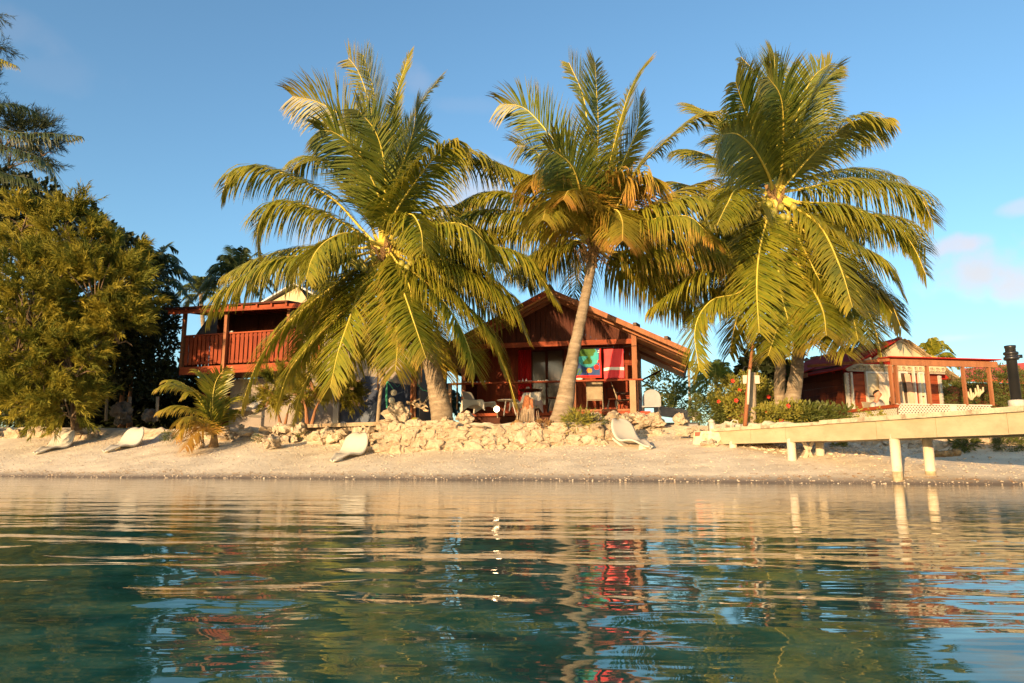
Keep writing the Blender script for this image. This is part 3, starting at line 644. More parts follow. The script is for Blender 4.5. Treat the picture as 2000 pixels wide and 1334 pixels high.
loc2(body, tw).obj('cloth', M['pinkred'], tw, True); loc2(stripe, tw).obj('stripe', M['towelwhite'], tw, True)
fg = MB()
for i in range(0, 31, 2):
    p = Vector(g[30][i]); fg.bar(p, p+Vector((rr(-.01,.01),0,-rr(.07,.11))), .012, .006)
loc2(fg, tw).obj('fringe', M['pinkred'], tw)
pr = empty('printed_sarong', H.world(H.hit(1145,742,-.15)), H.th, 'blue printed cloth with green island shape, flowers and red border on the porch line', 'sarong')
g = cloth_grid(H, 1112, 683, 1175, 738, -.16, 40, 36, .012, -.02)
parts = {k: MB() for k in ('blue','teal','green','red','orange','red2','white','leaf')}
def pick(u, v):
    if v > .91 or u > .955: return 'red'
    x, y = u-.60, v-.30
    if abs(x-.02+.25*y) < .10+.05*math.sin(v*17) and v < .52: return 'green'
    if v < .26 and .12 < u < .74+.05*math.sin(v*40): return 'green'
    if (u-.60)**2/.11+(v-.28)**2/.13 < 1 : return 'teal'
    if abs(u-.62) < .05 and abs(v-.76) < .075 or (u-.62)**2+(v-.76)**2 < .0075: return 'orange'
    if (u-.85)**2+(v-.64)**2 < .007 or (u-.90)**2+(v-.44)**2 < .003: return 'red2'
    if u < .40 and v > .66 and math.sin(u*60+v*30) > .1: return 'leaf'
    if u > .89 and .03 < v < .18 and math.sin(v*120) > 0: return 'white'
    return 'blue'
for j in range(36):
    for i in range(40): parts[pick((i+.5)/40, (j+.5)/36)].poly([g[j][i], g[j][i+1], g[j+1][i+1], g[j+1][i]])
for k, mt, nm in (('blue','clothblue','cloth'),('teal','clothteal','lagoon_print'),('green','clothgreen','island_print'),('leaf','clothgreen','leaf_print'),('red','clothred','border'),('orange','clothorange','flower_print'),('red2','clothred','flower_print'),('white','towelwhite','lettering')):
    if parts[k].v: loc2(parts[k], pr).obj(nm, M[mt], pr, True)

# shells on the rail
ORD = ['first','second','third','fourth','fifth','sixth','seventh','eighth','ninth','tenth','eleventh','twelfth','thirteenth','fourteenth','fifteenth','sixteenth']
def shell(px, py, b, big=1.0, pointy=False, lab=None, grp='pale shells and coral pieces lined up on the porch rail', fr_=H, z=None):
    q = fr_.hit(px, py, b); q.z = zR_ if z is None else z; s_ = .045*big; m = MB()
    if pointy: m.lathe((0,0,0), [(s_,0),(s_*.8,s_*.5),(s_*.35,s_*1.5),(s_*.05,s_*2.3)], 10)
    else: m.blob((0,0,s_*.45), s_*1.2, s_, s_*.6, rough=.3, sub=2)
    o = m.obj('shell', M['shell'], None, True, fr_.world(q)); return tag(o, lab, 'shell', grp)
for i, (px_, pt, bg_) in enumerate(((910,0,.9),(917,0,1),(925,0,.7),(931,0,.7),(940,0,.7),(947,1,.8),(1014,0,.9),(1021,1,1.0),(1028,1,1.0),(1033,0,.6),(1037,0,.6),(1051,0,.6),(1056,0,.6),(1061,0,.7),(1068,0,1.1),(1090,0,.7))):
    shell(px_, 745, -.1, bg_, bool(pt), ORD[i]+(' shell from the left on the porch rail, a pointed white one' if pt else ' shell from the left on the porch rail, a small pale lump'))
shell(1132, 743, -.1, 2.0, False, 'large white shell on the rail under the printed sarong', None)

# bar table with two pieces on top, stools
def bar_table(px, py, d, wd, ht, label):
    p = P(px, py, d); fz = H.O.z+zF; e = empty('bar_table', (p.x, p.y, fz), H.th, label, 'table')
    top = p.z-fz
    m = MB(); m.lathe((0,0,top-.03), [(wd/2,0),(wd/2+.01,.015),(wd/2,.03)], 24); m.obj('tabletop', M['darkred'], e)
    for (i, j) in ((-1,-1),(1,-1),(1,1),(-1,1)):
        m = MB(); m.tube([(i*wd*.33,j*wd*.33,0),(i*wd*.26,j*wd*.26,top-.03)], .014, 8); m.obj('leg', M['wire'], e)
    return e
bt = bar_table(1036, 761, 21.9, .72, 1, 'round dark bar table in front of the red curtain')
for px_, lab in ((1031,'lumpy white coral piece on the bar table'),(1056,'small white shell at the right edge of the bar table')):
    p = P(px_, 757, 21.9); m = MB(); m.blob((0,0,.04), .10 if px_ < 1040 else .05, .05, .045, rough=.35, sub=3)
    tag(m.obj('coral_piece', M['shell'], None, True, (p.x, p.y, bt.location.z+P(1036,761,21.9).z-bt.location.z)), lab, 'coral')
def sling_chair(px, py, d, rz, label, grp=None):
    p = P(px, py, d); e = empty('sling_chair', (p.x, p.y, H.O.z+zF), rz, label, 'chair')
    m = MB(); m.prism([(-.23,-.20,.42),(.23,-.20,.42),(.23,-.205,.44),(-.23,-.205,.44)], (0,.42,-.03)); m.obj('seat', M['sling'], e)
    m = MB(); m.prism([(-.23,.23,.42),(.23,.23,.42),(.22,.40,.98),(-.22,.40,.98)], (0,.015,.0)); m.obj('backrest', M['sling'], e)
    for s_ in (-1, 1):
        m = MB(); m.tube([(s_*.25,-.26,0),(s_*.25,-.22,.42),(s_*.26,-.20,.62),(s_*.26,.10,.65),(s_*.25,.30,.62)], .013, 8); m.obj('armrest', M['wire'], e, True)
        m = MB(); m.tube([(s_*.25,.32,0),(s_*.24,.20,.40),(s_*.24,.42,1.0)], .013, 8); m.obj('leg', M['sling'], e, True)
    return e
sling_chair(1163, 800, 22.1, R(170), 'beige sling chair seen from behind on the porch below the printed sarong')
sling_chair(1221, 800, 22.1, R(80), 'beige sling chair turned sideways on the porch below the red towel')
def stool(px, d, label):
    p = P(px, 800, d); e = empty('stool', (p.x, p.y, H.O.z+zF), 0, label, 'stool')
    m = MB(); m.lathe((0,0,.44), [(.17,0),(.18,.02),(.17,.04)], 20); m.obj('seat', M['darkred'], e)
    m = MB(); m.tube([(-.18,0,.75),(-.12,-.1,.79),(.12,-.1,.79),(.18,0,.75)], .012, 6); m.tube([(-.18,0,.75),(-.16,0,.46)], .012, 6); m.tube([(.18,0,.75),(.16,0,.46)], .012, 6); m.obj('back', M['wire'], e)
    for (i, j) in ((-1,-1),(1,-1),(1,1),(-1,1)):
        m = MB(); m.tube([(i*.17,j*.17,0),(i*.11,j*.11,.44)], .014, 6); m.obj('leg', M['wire'], e)
stool(1081, 21.8, 'dark wire stool half behind the central palm trunk')
stool(1196, 22.3, 'dark wire stool between the two sling chairs')

# white moulded armchair on the terrace
def armchair(px, py, d, rz, label):
    p = P(px, py, d); e = empty('lounge_armchair', p, rz, label, 'armchair', 'white moulded lounge armchairs on the terrace')
    def sheet(rows, name):
        m = MB(); n = len(m.v); k = len(rows[0])
        for r_ in rows: m.v += [tuple(q) for q in r_]
        for i in range(len(rows)-1):
            for j in range(k-1): a = i*k+j; m.face((a, a+1, a+k+1, a+k))
        o = m.obj(name, M['plastic'], e, True); sd = o.modifiers.new('t','SOLIDIFY'); sd.thickness = .03; sd.offset = 0; ss = o.modifiers.new('s','SUBSURF'); ss.levels = 2; ss.render_levels = 2
    # back: gently curved, leaning
    sheet([[(x, .30+.22*t_-.06*(abs(x)/.3)**2, .22+.50*t_) for x in (-.34+.04*t_, -.2, 0, .2, .34-.04*t_)] for t_ in (0,.33,.66,1)], 'backrest')
    sheet([[(x, -.38+.68*t_, .36-.13*t_-.02*(1-(abs(x)/.3)**2)) for x in (-.28,-.14,0,.14,.28)] for t_ in (0,.3,.6,1)], 'seat')
    for s_ in (-1, 1):
        sheet([[(s_*.35, -.42, 0),(s_*.36,-.20,.30),(s_*.36,.1,.28),(s_*.36,.50,0)], [(s_*.35,-.36,.25),(s_*.37,-.20,.36),(s_*.37,.1,.34),(s_*.36,.42,.20)], [(s_*.34,-.34,.44),(s_*.37,-.2,.43),(s_*.37,.12,.40),(s_*.34,.42,.55)]], 'side')
    return e
armchair(937, 812, 20.2, R(62), 'white moulded lounge armchair beside the leaning left trunk, left of the glare')
armchair(1027, 812, 20.4, R(-25), 'white moulded lounge armchair behind the cut tree stump')
lt = empty('low_table', P(992, 812, 20.3), 0, 'low white table between the two lounge armchairs', 'table')
m = MB(); m.lathe((0,0,.42), [(.30,0),(.32,.015),(.30,.03)], 24); m.obj('tabletop', M['plastic'], lt)
for i in range(3):
    an = i*2.1; m = MB(); m.tube([(.24*math.cos(an),.24*math.sin(an),0),(.12*math.cos(an),.12*math.sin(an),.42)], .018, 8); m.obj('leg', M['plastic'], lt)
# added mirror disc, aimed halfway between sun and camera to make the terrace glint
mp_ = P(970, 799, 19.3); hv = (SUN + (Vector((0,0,CAM_H))-mp_).normalized()).normalized()
tr_ = empty('sun_reflector', mp_, 0, 'small mirror disc added on the terrace edge to flash back the sun', 'tray')
q = hv.to_track_quat('Z','Y'); m = MB(); m.lathe((0,0,0), [(.080,-.006),(.084,.0),(.062,.003),(.04,.005),(.02,.006),(.0005,.0063)], 48); o = m.obj('dish', M['mirror'], tr_); o.rotation_euler = q.to_euler()
m = MB(); m.bar((0,.05,-.02),(.02,.25,-.22), .03,.02); m.obj('stand', M['oldwood'], tr_)

# stump
st = empty('tree_stump', P(1030, 822, 18.75), 0, 'cut palm stump with rusty red face on the terrace between the trunks', 'tree stump')
m = MB(); m.tube([(.02,0,-.1),(.0,0,.15),(.03,0,.40),(.10,.02,.60)], [.24,.20,.17,.11], 18); m.obj('trunk', M['stump'], st)
m = MB(); m.blob((.02,-.12,.42), .13, .07, .19, rough=.3, sub=3, rot=0); m.obj('cut_face', M['stumpred'], st)
m = MB()
for i in range(24):
    an = rr(-2.8,.2); r_ = rr(.20,.36); m.nr(); m.tube([(r_*math.cos(an),r_*math.sin(an),-.15),(r_*.85*math.cos(an),r_*.85*math.sin(an),rr(.05,.35))],[rr(.012,.03),.006],5)
m.obj('root', M['stump'], st)
for i, (px_, lab) in enumerate(((1006,'brown fallen husk left of the cut stump'),(1013,'split brown husk touching the foot of the cut stump'))):
    m = MB(); m.blob((0,0,0), .13, .12, .11, rough=.2, sub=3); tag(m.obj('husk', M['husk'], None, True, P(px_, 832-i*3, 18.4)), lab, 'coconut husk')
# red blocks beside the porch post
for px_, lab in ((1233,'bright red concrete block left of the porch post foot'),(1262,'bright red concrete block right of the porch post foot')):
    p = P(px_-9, 815, 20.5); q = P(px_+9, 803, 20.5); m = MB(); m.box(-abs(q.x-p.x)/2, 0, 0, abs(q.x-p.x)/2, .25, q.z-p.z)
    tag(m.obj('block', M['red'], None, False, P(px_, 815, 20.5 if px_ > 1240 else 20.9)), lab, 'block')
# round backed grey chair outside
e = empty('garden_chair', P(1274, 822, 21.3), R(-15), 'pale grey round backed chair at the bungalow side wall', 'chair')
m = MB(); n = 16
prof = [(-.27,0)]+[(.27*math.cos(math.pi-math.pi*i/n), .25+.27*math.sin(math.pi*i/n)) for i in range(n+1)]+[(.27,0)]
m.prism([(x, 0, .42+z) for x, z in prof], (0,.04,0)); m.obj('backrest', M['grey'], e)
m = MB(); m.box(-.26,-.42,.38,.26,0,.42); m.obj('seat', M['grey'], e)
for (i, j) in ((-1,-.4),(1,-.4),(1,0),(-1,0)): m = MB(); m.bar((i*.23,j,0),(i*.23,j,.4),.03,.03); m.obj('leg', M['wire'], e)
e = empty('low_shed', P(1330, 812, 27), R(-12), 'low pale roofed shed beyond the bungalow side wall', 'shed')
p0 = P(1280,789,27)-Vector(e.location); p1 = P(1352,806,27)-Vector(e.location)
m = MB(); m.prism([(-1.0,0,p0.z),(.75,0,p1.z),(.75,0,p1.z-.34),(-1.0,0,p0.z-.42)], (0,3,.2)); m.obj('roof', M['concrete'], e)
m = MB(); m.box(-1.0,.2,-.9,.7,2.8,p1.z-.36); m.obj('wall', M['grey'], e)

# ---- left two storey house
B = Frame(350, 24.2, R(-17), 1.45, 'balcony_house', 'two storey house with red plank balcony at the left', 'house')
zt_, zb2 = B.hit(350,656).z, B.hit(350,713).z; zk0, zk1 = B.hit(350,718).z, B.hit(350,733).z
aE = B.hit(590,640).x; bd = 1.6
m = MB(); a = .05
while a < aE: m.nr(); m.box(a, .0, zb2-.02, a+.125, .025, zt_-.05); a += .172
m.obj('balcony_boards', M['redwood'], B.e)
m = MB(); a = .05                                              # side rail going back
while a < bd: m.nr(); m.box(.0, a, zb2-.02, .025, a+.125, zt_-.05); a += .172
m.obj('balcony_boards', M['redwood'], B.e)
m = MB(); m.box(-.03,-.04,zt_-.045,aE,.07,zt_); m.box(-.03,.075,zt_-.045,.07,bd,zt_); m.obj('handrail', M['redwood_h'], B.e)
m = MB(); m.box(0,.03,zb2+.02,aE,.07,zb2+.09); m.box(0,.03,zt_-.16,aE,.07,zt_-.09); m.obj('rail', M['redwood_h'], B.e)
m = MB(); m.nr(); m.box(-.06,-.07,zk1,aE+.1,-.015,zk0); m.obj('deck_beam', M['redwood_h'], B.e)
m = MB(); m.box(-.05,-.01,zk1+.05,aE+.1,bd+.1,zk0-.02); m.obj('deck', M['darkred'], B.e)
zbm0, zbm1 = B.hit(345,603).z, B.hit(345,613).z
for px_, lowz, bb in ((359, zk0, .10), (441, -.3, -.12), (563, zk0, .10)):
    p = B.hit(px_, 650, bb); m = MB(); m.box(p.x-.055, bb-.05, lowz, p.x+.055, bb+.06, zbm1+.02); m.obj('post', M['brownwood'], B.e)
m = MB(); m.nr(); aRf = B.hit(596,590,-.5).x; aLf = B.hit(328,612,-.5).x; zf1 = B.hit(596,600,-.5).z
m.prism([(aLf,-.5,B.hit(328,606,-.5).z),(aRf,-.5,B.hit(596,591,-.5).z),(aRf,-.5,B.hit(596,600,-.5).z),(aLf,-.5,B.hit(328,614,-.5).z)], (0,.06,0)); m.obj('roof_beam', M['redwood_h'], B.e)
zfr = B.hit(328,606,-.5).z; zfr2 = B.hit(596,591,-.5).z
m = MB(); m.prism([(aLf-.05,-.60,zfr+.0),(aRf-.6,-.60,zfr2+.04),(aRf-.6,-.60,zfr2+.10),(aLf-.05,-.60,zfr+.06)], (0,3.2,.35)); m.obj('porch_roof', M['darkred'], B.e)
m = MB()
for k in range(9):
    a = aLf+.25+(aRf-aLf-.9)*k/8; m.nr(); m.bar((a,-.58,zfr-.02+(zfr2-zfr)*k/8),(a,2.4,zfr+.30+(zfr2-zfr)*k/8), .06, .09)
m.obj('rafter', M['redwood_h'], B.e)
au = B.hit(424,640,bd).x; m = MB(); planks(m, au, aE+.6, zk0-.1, zfr+.25, bd, bd+.06, .18); m.obj('upper_wall', M['darkred'], B.e)
m = MB(); planks(m, aE-.1, aE+.6, zk0, zfr+.1, .15, .2, .18); m.obj('side_wall', M['redwood'], B.e)
m = MB(); B.box(m, 462, 610, 500, 715, bd-.03, bd-.002, bh=bd); dr = m.obj('door', M['darkred'], B.e)
m = MB(); dp_ = B.hit(496,675,bd-.03); m.blob((dp_.x,bd-.055,dp_.z), .03,.03,.03, 0, 1); m.obj('handle', M['wire'], dr)
# pale gable with grey metal slope behind
g0 = B.hit(515,598,1.2); g1 = B.hit(583,560,1.2); g2 = B.hit(606,594,1.2); 
m = MB(); m.prism([g0, (g2.x,1.2,g2.z), (g1.x,1.2,g1.z)], (0,.08,0)); m.obj('gable', M['cream'], B.e)
m = MB(); g3 = B.hit(648,592,1.2); m.prism([(g1.x-.08,1.0,g1.z+.06),(g3.x+.1,1.0,g3.z-.10),(g3.x+.1,1.0,g3.z-.04),(g1.x-.08,1.0,g1.z+.12)], (0,4.5,0)); 
m.prism([(g1.x-.08,1.0,g1.z+.06),(g0.x-.3,1.0,g0.z-.08),(g0.x-.3,1.0,g0.z-.02),(g1.x-.08,1.0,g1.z+.12)], (0,4.5,0)); m.obj('roof', M['roof_metal'], B.e)
m = MB(); s0 = B.hit(372,668,2.6); s1 = B.hit(408,618,2.6); m.prism([s0,(s1.x,2.6,s1.z),(s1.x+2.5,2.6,s1.z),(s1.x+2.5,2.6,s0.z)], (0,3,0)); m.obj('rear_roof', M['roof_brown'], B.e)
# ground floor
m = MB(); m.box(.5, bd+.0, -.3, aE+.4, bd+.1, zk1); m.obj('ground_wall', M['whitewall_shaded'], B.e)
m = MB(); m.box(.45, .5, -.3, .75, bd-.002, zk1); m.obj('pier', M['darkred'], B.e)
q = B.hit(462,790,.3); 
for i, px_ in enumerate((439,445,449,453)):
    p = B.hit(px_, 655, .02); m = MB(); m.blob((0,0,.03), .05,.04,.035, .3, 2); tag(m.obj('shell', M['shell'], None, True, B.world((p.x,.02,zt_))), ORD[i]+' white shell from the left on the balcony handrail', 'shell', 'white shells on the balcony handrail')

# ---- shed with the painted wall
S = Frame(600, 22.9, R(-6), 1.40, 'painted_shed', 'pale plastered shed with a navy painted sea mural between the palms', 'shed')
sA, sB = S.hit(585,700).x, S.hit(822,700).x; zS = S.hit(700,640).z
m = MB(); m.box(sA, 0, -.3, sB, 4, zS); m.obj('wall', M['whitewall_shaded'], S.e)
m = MB(); m.prism([(sA-.3,-.35,zS+.02),(sB+.35,-.35,zS-.22),(sB+.35,-.35,zS-.16),(sA-.3,-.35,zS+.10)], (0,4.6,.2)); m.obj('roof', M['roof_brown'], S.e)
def patch(pts, mt, nm, b=-.004, th_=.003):
    m = MB(); m.prism([tuple(S.hit(x, y, b)) for x, y in pts], (0, th_, 0)); m.obj(nm, M[mt], S.e)
patch([(656,828),(818,828),(820,756),(800,752),(770,748),(752,742),(735,736),(712,734),(704,742),(694,752),(690,764),(704,768),(694,778),(682,790),(668,786),(656,800)][::-1], 'navy', 'mural')
patch([(688,828),(716,828),(756,778),(778,770),(790,764),(760,772),(730,788)][::-1], 'slate', 'mural_wave', -.008)
for (x, y, l_) in ((700,756,14),(708,762,12),(722,752,13),(716,770,10),(730,760,10),(700,776,16),(738,748,8),(712,784,7)):
    patch([(x,y),(x+l_,y-5),(x+l_*.7,y-1),(x+l_*.3,y+2)][::-1], 'whitewall_shaded', 'mural_foam', -.009)
patch([(662,748),(704,742),(704,794),(656,786)][::-1], 'box', 'panel', -.05, .03)
m = MB(); S.box(m, 651,786,660,828,-.12,-.02); m.obj('post', M['offwhite'], S.e)
m = MB(); S.box(m, 806,640,811,828,-.10,-.02); m.obj('post', M['brownwood'], S.e)
# poles, ropes, floats in front of the mural
def pole(pts, r_, label, mt='oldwood', name='pole', cat='pole'):
    w3 = [P(*p) for p in pts]; o = w3[0].copy(); m = MB(); m.tube([p-o for p in w3], r_, 8); return tag(m.obj(name, M[mt], None, True, o), label, cat)
pole([(737,830,19.6),(742,775,19.6),(750,726,19.6)], [.055,.05,.042], 'leaning weathered pole left of the hanging white floats')
pole([(803,812,20.6),(804,770,20.6),(806,724,20.6)], .038, 'upright reddish pole right of the hanging white floats', 'brownwood')
pole([(738,763,18.9),(738,710,18.9),(741,668,18.9)], .018, 'thin stick dangling from a frond above the leaning pole', 'bark_red')
pole([(823,746,19.3),(824,700,19.2),(823,664,19.0)], .016, 'thin stick dangling beside the left leaning trunk', 'bark_red')
pole([(827,792,20.3),(841,768,20.3)], .035, 'slanted grey timber behind the left leaning trunk')
pole([(871,756,23.5),(872,722,23.5)], .03, 'thin upright in the gap left of the bungalow', 'bark')
pole([(893,800,23.0),(893,720,23.0)], .03, 'slim post in the gap at the bungalow left corner', 'bark')
pole([(750,727,19.6),(757,745,19.5),(768,760,19.4)], .012, 'green rope from the pole top to the upper float', 'rope', 'rope', 'rope')
pole([(756,742,19.5),(755,775,19.5),(756,797,19.5)], [.02,.035,.025], 'thick green rope hanging straight down beside the floats', 'rope', 'rope', 'rope')
pole([(815,750,19.9),(826,762,19.8),(841,765,19.6)], .012, 'green rope looping to the left leaning trunk', 'rope', 'rope', 'rope')
pole([(750,727,19.6),(776,756,19.9),(806,727,20.6)], .006, 'thin cord slung between the two poles', 'rope', 'rope', 'rope')
for py_, px_, lab in ((767,769,'upper round white float hanging by the leaning pole'),(782,765,'lower round white float with a dark hole hanging by the leaning pole')):
    e = empty('float', P(px_, py_, 19.35), 0, lab, 'float'); m = MB(); m.blob((0,0,0), .088,.088,.088, .02, 3); m.obj('ball', M['float'], e, True)
    m = MB(); m.lathe((0,-.089,.0), [(.012,0),(.012,.008)], 10, ax=(0,-1,0)); m.obj('hole', M['black'], e)
# driftwood
m = MB(); o = P(815, 795, 19.4)
for pts in (((795,786),(806,789),(818,795),(828,800)), ((806,788),(812,782),(820,779)), ((818,795),(822,785),(817,780)), ((824,798),(832,792),(836,796)), ((800,787),(796,783)), ((828,800),(836,803),(838,800)), ((815,793),(808,797)), ((812,790),(822,790),(832,786))):
    m.tube([P(x, y, 19.4+rr(-.1,.1))-o for x, y in pts], [.05]+[.03]*(len(pts)-2)+[.01], 7)
tag(m.obj('driftwood', M['drift'], None, True, o), 'branching pale driftwood piece propped beside the left trunk', 'driftwood')
m = MB(); m.blob((0,0,0), .13,.12,.11, .06, 3); tag(m.obj('coconut', M['coconut'], None, True, P(811,823,18.6)), 'green coconut lying on the wall beside the left trunk', 'coconut')

# ---- right hut
T = Frame(1655, 19.5, R(13), 1.15, 'red_roof_hut', 'red roofed hut with white lattice trim and curtained windows at the right', 'hut')
def tb(m, x0, y0, x1, y1, b0, b1): T.box(m, x0, y0, x1, y1, b0, b1)
aW = T.hit(1842,730).x; zEv = T.hit(1655,728).z; zLow = -.2
m = MB(); planks(m, .12, aW-.1, zLow, zEv, .05, .12, .19, vert=False); m.obj('wall', M['redwood_h'], T.e)
m = MB(); planks(m, 0, 0, 0, 0, 0, 0, 9) if False else None
z = zLow
while z < zEv+.1: m.nr(); m.box(.0, .13, z, .05, 4.3, z+.19-.008); z += .19
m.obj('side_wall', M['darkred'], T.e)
m = MB(); z = zLow
while z < zEv-.25: m.nr(); m.box(-.28, 4.35, z, .05, 6.0, z+.19-.008); z += .19
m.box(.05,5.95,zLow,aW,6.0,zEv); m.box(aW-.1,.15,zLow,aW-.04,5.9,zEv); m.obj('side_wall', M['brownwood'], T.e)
def lattice(m, a0_, a1_, z0_, z1_, b, st_=.085, w_=.028):
    L_ = (z1_-z0_); k = a0_-L_
    while k < a1_:
        for sg in (1, -1):
            pa = (k, z0_) if sg == 1 else (k, z1_); pb2 = (k+L_, z1_) if sg == 1 else (k+L_, z0_)
            (x0_, y0_), (x1_, y1_) = pa, pb2
            if x0_ < a0_: t_ = (a0_-x0_)/(x1_-x0_); y0_ += (y1_-y0_)*t_; x0_ = a0_
            if x1_ > a1_: t_ = (a1_-x0_)/(x1_-x0_); y1_ = y0_+(y1_-y0_)*t_; x1_ = a1_
            if x1_-x0_ > .01: m.bar((x0_, b+.006*sg, y0_), (x1_, b+.006*sg, y1_), .006, w_, up=(0,1,0)) if False else latbar(m, x0_, y0_, x1_, y1_, b+.006*sg, w_)
        k += st_
def latbar(m, x0_, y0_, x1_, y1_, b, w_):
    d = Vector((x1_-x0_, 0, y1_-y0_)).normalized(); n_ = Vector((-d.z, 0, d.x))*w_/2
    p = Vector((x0_, b, y0_)); q = Vector((x1_, b, y1_)); m.prism([p-n_, q-n_, q+n_, p+n_], (0, .005, 0))
# corner pilasters: white boards with fine slats
for (x0_, x1_) in ((1651,1664),(1833,1846)):
    p = T.hit(x0_, 730, -.02); q = T.hit(x1_, 812, -.02); m = MB(); z = zLow
    m.box(p.x+.01, .0, zLow, q.x-.01, .045, zEv)
    while z < zEv: m.box(p.x, -.03, z, q.x, -.001, z+.022); z += .042
    m.obj('pilaster', M['offwhite'], T.e)
# windows and doors
def hutwin(x0_, y0_, x1_, y1_, mt='paleglass', bar=True, nm='window'):
    p = T.hit(x0_, y0_, .02); q = T.hit(x1_, y1_, .02); m = MB(); m.box(p.x, .02, q.z, q.x, .045, p.z); o = m.obj(nm, M[mt], T.e)
    f = MB()
    for (u0, v0, u1, v1) in ((p.x-.05,q.z,p.x,p.z+.05),(q.x,q.z,q.x+.05,p.z+.05),(p.x,p.z,q.x,p.z+.05)): f.box(u0,-.02,v0,u1,.048,v1)
    f.obj('frame', M['offwhite'], o)
    if bar: zc = (p.z*.46+q.z*.54); b_ = MB(); b_.box(p.x+.002,.0,zc-.025,q.x-.002,.019,zc+.01); b_.obj('sash_bar', M['darkred'], o)
    return o
def drape(x0_, y0_, x1_, y1_, shear, mt, b=-.04):
    p = T.hit(x0_, y0_, b); q = T.hit(x1_, y1_, b); m = MB(); n = 26
    for i in range(n):
        u0, u1 = i/n, (i+1)/n; f0 = .018*math.sin(i*1.9); f1 = .018*math.sin((i+1)*1.9)
        m.poly([(p.x+(q.x-p.x)*u0*.9+shear, b+f0, q.z), (p.x+(q.x-p.x)*u1*.9+shear, b+f1, q.z), (p.x+(q.x-p.x)*u1, b+f1*.6, p.z), (p.x+(q.x-p.x)*u0, b+f0*.6, p.z)])
    m.obj('curtain', M[mt], T.e, True)
hutwin(1692, 729, 1738, 812); hutwin(1757, 729, 1776, 812, 'glass', False, 'door'); hutwin(1795, 730, 1808, 812)
drape(1716, 730, 1741, 800, -.05, 'curtain'); drape(1766, 730, 1784, 808, .14, 'curtainpink'); drape(1757, 738, 1766, 808, .10, 'curtain', -.05)
m = MB(); tb(m, 1665,727,1668,806,-.03,.03); m.obj('jamb', M['offwhite'], T.e); m = MB(); tb(m, 1786,716,1792,806,-.05,.03); m.obj('jamb', M['offwhite'], T.e)
# fretwork frieze
p = T.hit(1655,713,.01); q = T.hit(1846,729,.01); m = MB(); m.box(p.x,.01,q.z-.03,q.x,.048,p.z+.05); m.obj('frieze_board', M['oldwood'], T.e)
p = T.hit(1655,713,-.03); q = T.hit(1846,727,-.03); m = MB(); m.box(p.x, -.03, (p.z+q.z)/2+.06, q.x, .04, p.z+.05); a = p.x+.03
while a < q.x-.1:
    r_ = .075
    pts = [(a+r_+r_*math.cos(t_*.5), -.03, (p.z+q.z)/2+.02+r_*.8*math.sin(t_*.5)) for t_ in range(13)]
    m.tube(pts, .014, 5, cap=False); m.box(a-.01, -.03, q.z, a+.012, .0, (p.z+q.z)/2+.06); a += .19
m.obj('fretwork', M['cream'], T.e)
# roofs
ap = T.hit(1762,661,.3); eL = T.hit(1648,722,-.35); eR = T.hit(1898,742,-.1); zr0 = ap.z
m = MB(); bR = 4.4
m.prism([(ap.x,.3,zr0),(eL.x,-.35,eL.z),(eL.x,4.5,eL.z),(ap.x,4.0,zr0)], (0,0,.04)); 
m.obj('roof', M['roof_red'], T.e)
m = MB(); eP = T.hit(1478,757,5.5)
m.prism([(ap.x-.3,3.0,zr0-.35),(-.45,1.2,zEv+.12),(eP.x,5.6,eP.z+.1),(eP.x+1.6,7.0,eP.z+.95),(ap.x,5.0,zr0-.3)], (0,0,.04)); m.obj('side_roof', M['roof_red'], T.e)
m = MB(); m.box(-.47, 1.0, zEv-.02, -.43, 4.4, zEv+.10); m.obj('eave_board', M['brownwood'], T.e)
m = MB()   # thatched right slope, many overlapping strips
for k in range(34):
    t_ = k/33.0; a = ap.x+(eR.x-ap.x)*t_; z = zr0+(eR.z-zr0)*t_
    for j in range(22):
        m.nr(); bb = .25+rr(0,4.6); l_ = rr(.18,.34)
        m.prism([(a,bb,z+.02+rr(0,.05)),(a+l_,bb+rr(-.03,.03),z-l_*.42+rr(0,.04)),(a+l_,bb+.12,z-l_*.42),(a,bb+.14,z+.03)], (0,0,.018))
m.prism([(ap.x,.3,zr0-.03),(ap.x,4.9,zr0-.03),(eR.x,4.9,eR.z-.03),(eR.x,.3,eR.z-.03)], (0,0,.03))
for k in range(70):   # ragged front edge hanging over the gable
    t_ = rr(0,1); a = ap.x+(eR.x-ap.x)*t_; z = zr0+(eR.z-zr0)*t_; m.nr(); l_ = rr(.15,.4)
    m.bar((a-.05,.22+rr(-.05,.05),z+.03),(a+l_*.8,.2+rr(-.06,.05),z-l_*.5-rr(0,.05)), .05, .02)
m.obj('thatch', M['thatch'], T.e)
gA = T.hit(1762,668,.35); gL = T.hit(1722,692,.35); gR = T.hit(1800,692,.35)
m = MB(); m.prism([(eL.x+.2,.38,eL.z+.0),(eR.x-.2,.38,eR.z+.05),(ap.x,.38,zr0-.04)], (0,.05,0)); m.obj('gable_back', M['roof_red'], T.e)
gB0 = T.hit(1722,690,.33); gB1 = T.hit(1795,690,.33); gBa = T.hit(1758,667,.33)
m = MB(); m.prism([(gB0.x-.35,.33,gB0.z-.20),(gB1.x+.42,.33,gB1.z-.20),(gBa.x,.33,gBa.z)], (0,.045,0)); m.obj('gable', M['cream'], T.e)
m = MB(); m.bar((gB0.x-.4,.31,gB0.z-.24),(gBa.x,.31,gBa.z+.03),.03,.07); m.bar((gBa.x,.31,gBa.z+.03),(gB1.x+.45,.31,gB1.z-.24),.03,.07)
for k in range(12): m.nr(); a = gB0.x-.2+k*.13; m.bar((a,.30,gB0.z-.16+rr(0,.05)),(a+.2,.29,gB0.z-.22+rr(0,.04)),.03,.04)
m.obj('gable_trim', M['thatch'], T.e)
